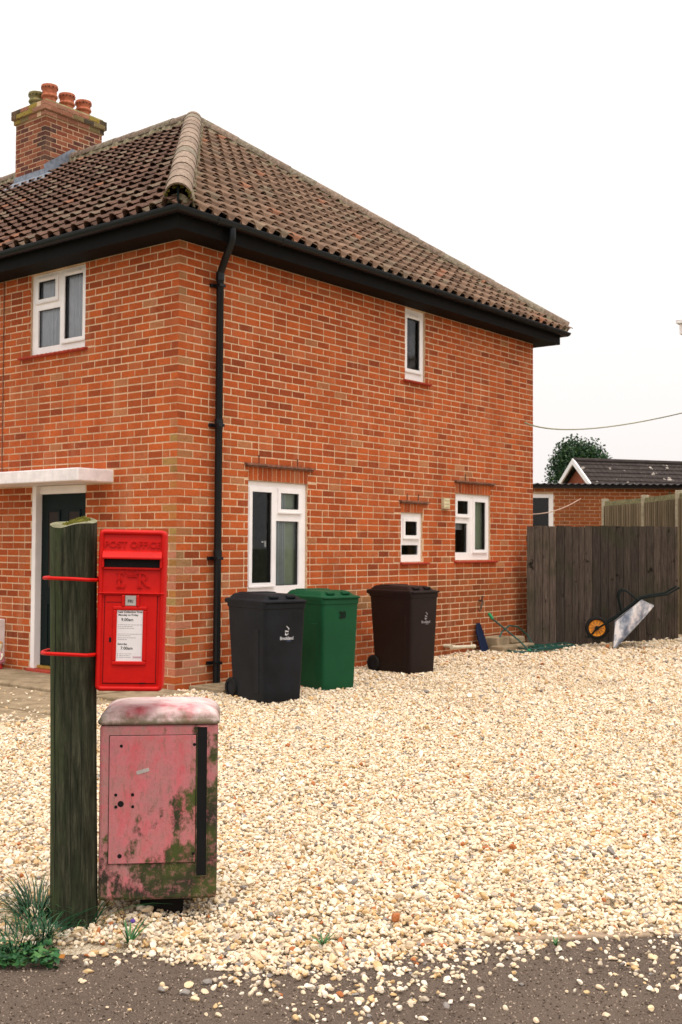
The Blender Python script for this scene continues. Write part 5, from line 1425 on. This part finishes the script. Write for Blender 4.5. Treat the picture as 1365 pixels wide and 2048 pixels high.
# overhead cable and washing line
def catenary(p0, pm, p1, n=24):
    p0, pm, p1 = Vector(p0), Vector(pm), Vector(p1); c = pm * 2 - (p0 + p1) / 2
    return [p0 * (1 - t) ** 2 + c * 2 * t * (1 - t) + p1 * t * t for t in np.linspace(0, 1, n)]
b = MB(); P = catenary(at(1050, 845, 16.6), at(1205, 855, 19), at(1420, 812, 23)); b.tube(P, .011, 6); c = P[0]
tag(b.build('overhead_cable', 'cable_pale', None, True), 'pale overhead cable sagging between the house and the right edge', 'cable')
b = MB(); P = catenary(at(1050, 1028, 18.6), at(1112, 1021, 21.5), at(1162, 997, 24.94)); b.tube(P, .010, 6)
tag(b.build('washing_line', 'line_cord', None, True), 'pale washing line strung to the outbuilding wall', 'rope')

# ------------------------------------------------------------------ grass and weeds at the foot of the post
def blade(b, p, az, lean, h, w_, curl, tone, r):
    n = 6; A, B = [], []
    d = Vector((math.cos(az), math.sin(az), 0)); s = Vector((-d.y, d.x, 0))
    for k in range(n + 1):
        t = k / n; out_ = lean * t + curl * t * t; z = h * (t - .45 * curl / max(h, .05) * t * t * t)
        q = p + d * out_ + Vector((0, 0, max(.004, z))); ww = w_ * (1 - t) ** .6 * .5 + .0004
        A.append(q + s * ww); B.append(q - s * ww)
    for k in range(n): b.quad([A[k], B[k], B[k + 1], A[k + 1]], (tone,) * 3)
def tuft(px, py, n, hmin, hmax, spread, label, seed, wmin=.003, wmax=.008, name='grass_tuft'):
    r = random.Random(seed); o_, d_ = CAM_POS, (CAM_W + CAM_R * ((px - 682.5) / 2226) + CAM_U * ((1024 - py) / 2226)); t = -(o_.z + .01) / d_.z; g = o_ + d_ * t
    e_ = empty(name, (g.x, g.y, -.01)); tag(e_, label, 'grass' if 'grass' in name else 'weed')
    b = MB()
    for k in range(n):
        a = r.uniform(0, 6.28); q = spread * math.sqrt(r.random()); p = Vector((q * math.cos(a), q * math.sin(a), 0)); h = r.uniform(hmin, hmax)
        blade(b, p, a + r.gauss(0, .6), h * r.uniform(.2, .8), h, r.uniform(wmin, wmax), h * r.uniform(.3, 1.1), r.random(), r)
    b.build('blades', 'grass', e_); return e_
tuft(72, 1838, 190, .08, .19, .065, 'tall dark green grass tuft growing against the left of the post', 1)
tuft(95, 1875, 90, .06, .15, .06, 'lower grass tuft in front of the left side of the post', 2)
tuft(40, 1895, 150, .05, .14, .11, 'spreading grass clump at the left edge of the drive', 3)
tuft(178, 1862, 16, .10, .22, .03, 'few arching grass blades at the right foot of the post', 4)
r = random.Random(11); b = MB()
for k in range(420):
    p = at(r.uniform(-60, 115), r.uniform(1905, 1938), 4.1); o_ = CAM_POS; d_ = p - o_; t = -(o_.z + .015) / d_.z; g = o_ + d_ * t
    l = r.uniform(.008, .022); u_ = Vector((r.gauss(0, 1), r.gauss(0, 1), r.gauss(0, .5))).normalized(); v_ = u_.cross(Vector((0, 0, 1))).normalized(); g.z = -.018 + r.uniform(.004, .05); tn = r.random()
    b.quad([g - u_ * l, g + v_ * l * .7, g + u_ * l, g - v_ * l * .7], (tn,) * 3)
tag(b.build('ground_cover', 'leaf'), 'low green ground cover weeds spreading on to the road edge', 'weeds', kind='stuff')
def sprout(px, py, n, h, label, seed, flower=False):
    r = random.Random(seed); d_ = (CAM_W + CAM_R * ((px - 682.5) / 2226) + CAM_U * ((1024 - py) / 2226)); g = CAM_POS + d_ * (-(CAM_POS.z + .005) / d_.z)
    e_ = tag(empty('weed', (g.x, g.y, -.005)), label, 'weed', 'weeds in the gravel'); b = MB()
    for k in range(n):
        a = r.uniform(0, 6.28); blade(b, Vector((0, 0, .004)), a, h * r.uniform(.4, 1.1), h * r.uniform(.6, 1.1), r.uniform(.008, .014), h * r.uniform(.1, .5), r.uniform(.3, 1), r)
    b.build('leaves', 'leaf', e_)
    if flower: b = MB(); b.lathe([(.002, .0), (.010, .006), (.008, .014), (.002, .018)], 8, (.01, -.01, h)); b.build('flower', 'violet', e_)
sprout(258, 1892, 12, .085, 'small weed with violet flower in the gravel before the pouch box', 21, True)
sprout(646, 1893, 10, .045, 'small green weed at the edge of the gravel below the middle', 22)
sprout(86, 1728, 8, .04, 'small weed in the gravel left of the post', 23)
sprout(1160, 1458, 12, .05, 'yellow green weed patch in the middle of the drive', 24)
sprout(1112, 1895, 7, .03, 'tiny weed on the tarmac near the right edging', 25)
for (px, py, lb) in ((100, 1908, 'orange fallen leaf on the road edge left of the post'), (125, 1912, 'ochre fallen leaf on the road edge below the post')):
    d_ = (CAM_W + CAM_R * ((px - 682.5) / 2226) + CAM_U * ((1024 - py) / 2226)); g = CAM_POS + d_ * (-(CAM_POS.z + .0) / d_.z)
    b = MB(); b.add([(-.022, 0, 0), (0, -.014, .006), (.026, 0, .010), (0, .014, .004), (0, 0, -.002)], [(0, 1, 4), (1, 2, 4), (2, 3, 4), (3, 0, 4)]); o_ = tag(b.build('fallen_leaf', 'leaf_dead'), lb, 'leaf'); o_.location = (g.x, g.y, -.004); o_.rotation_euler = (.4, .2, random.uniform(0, 6))
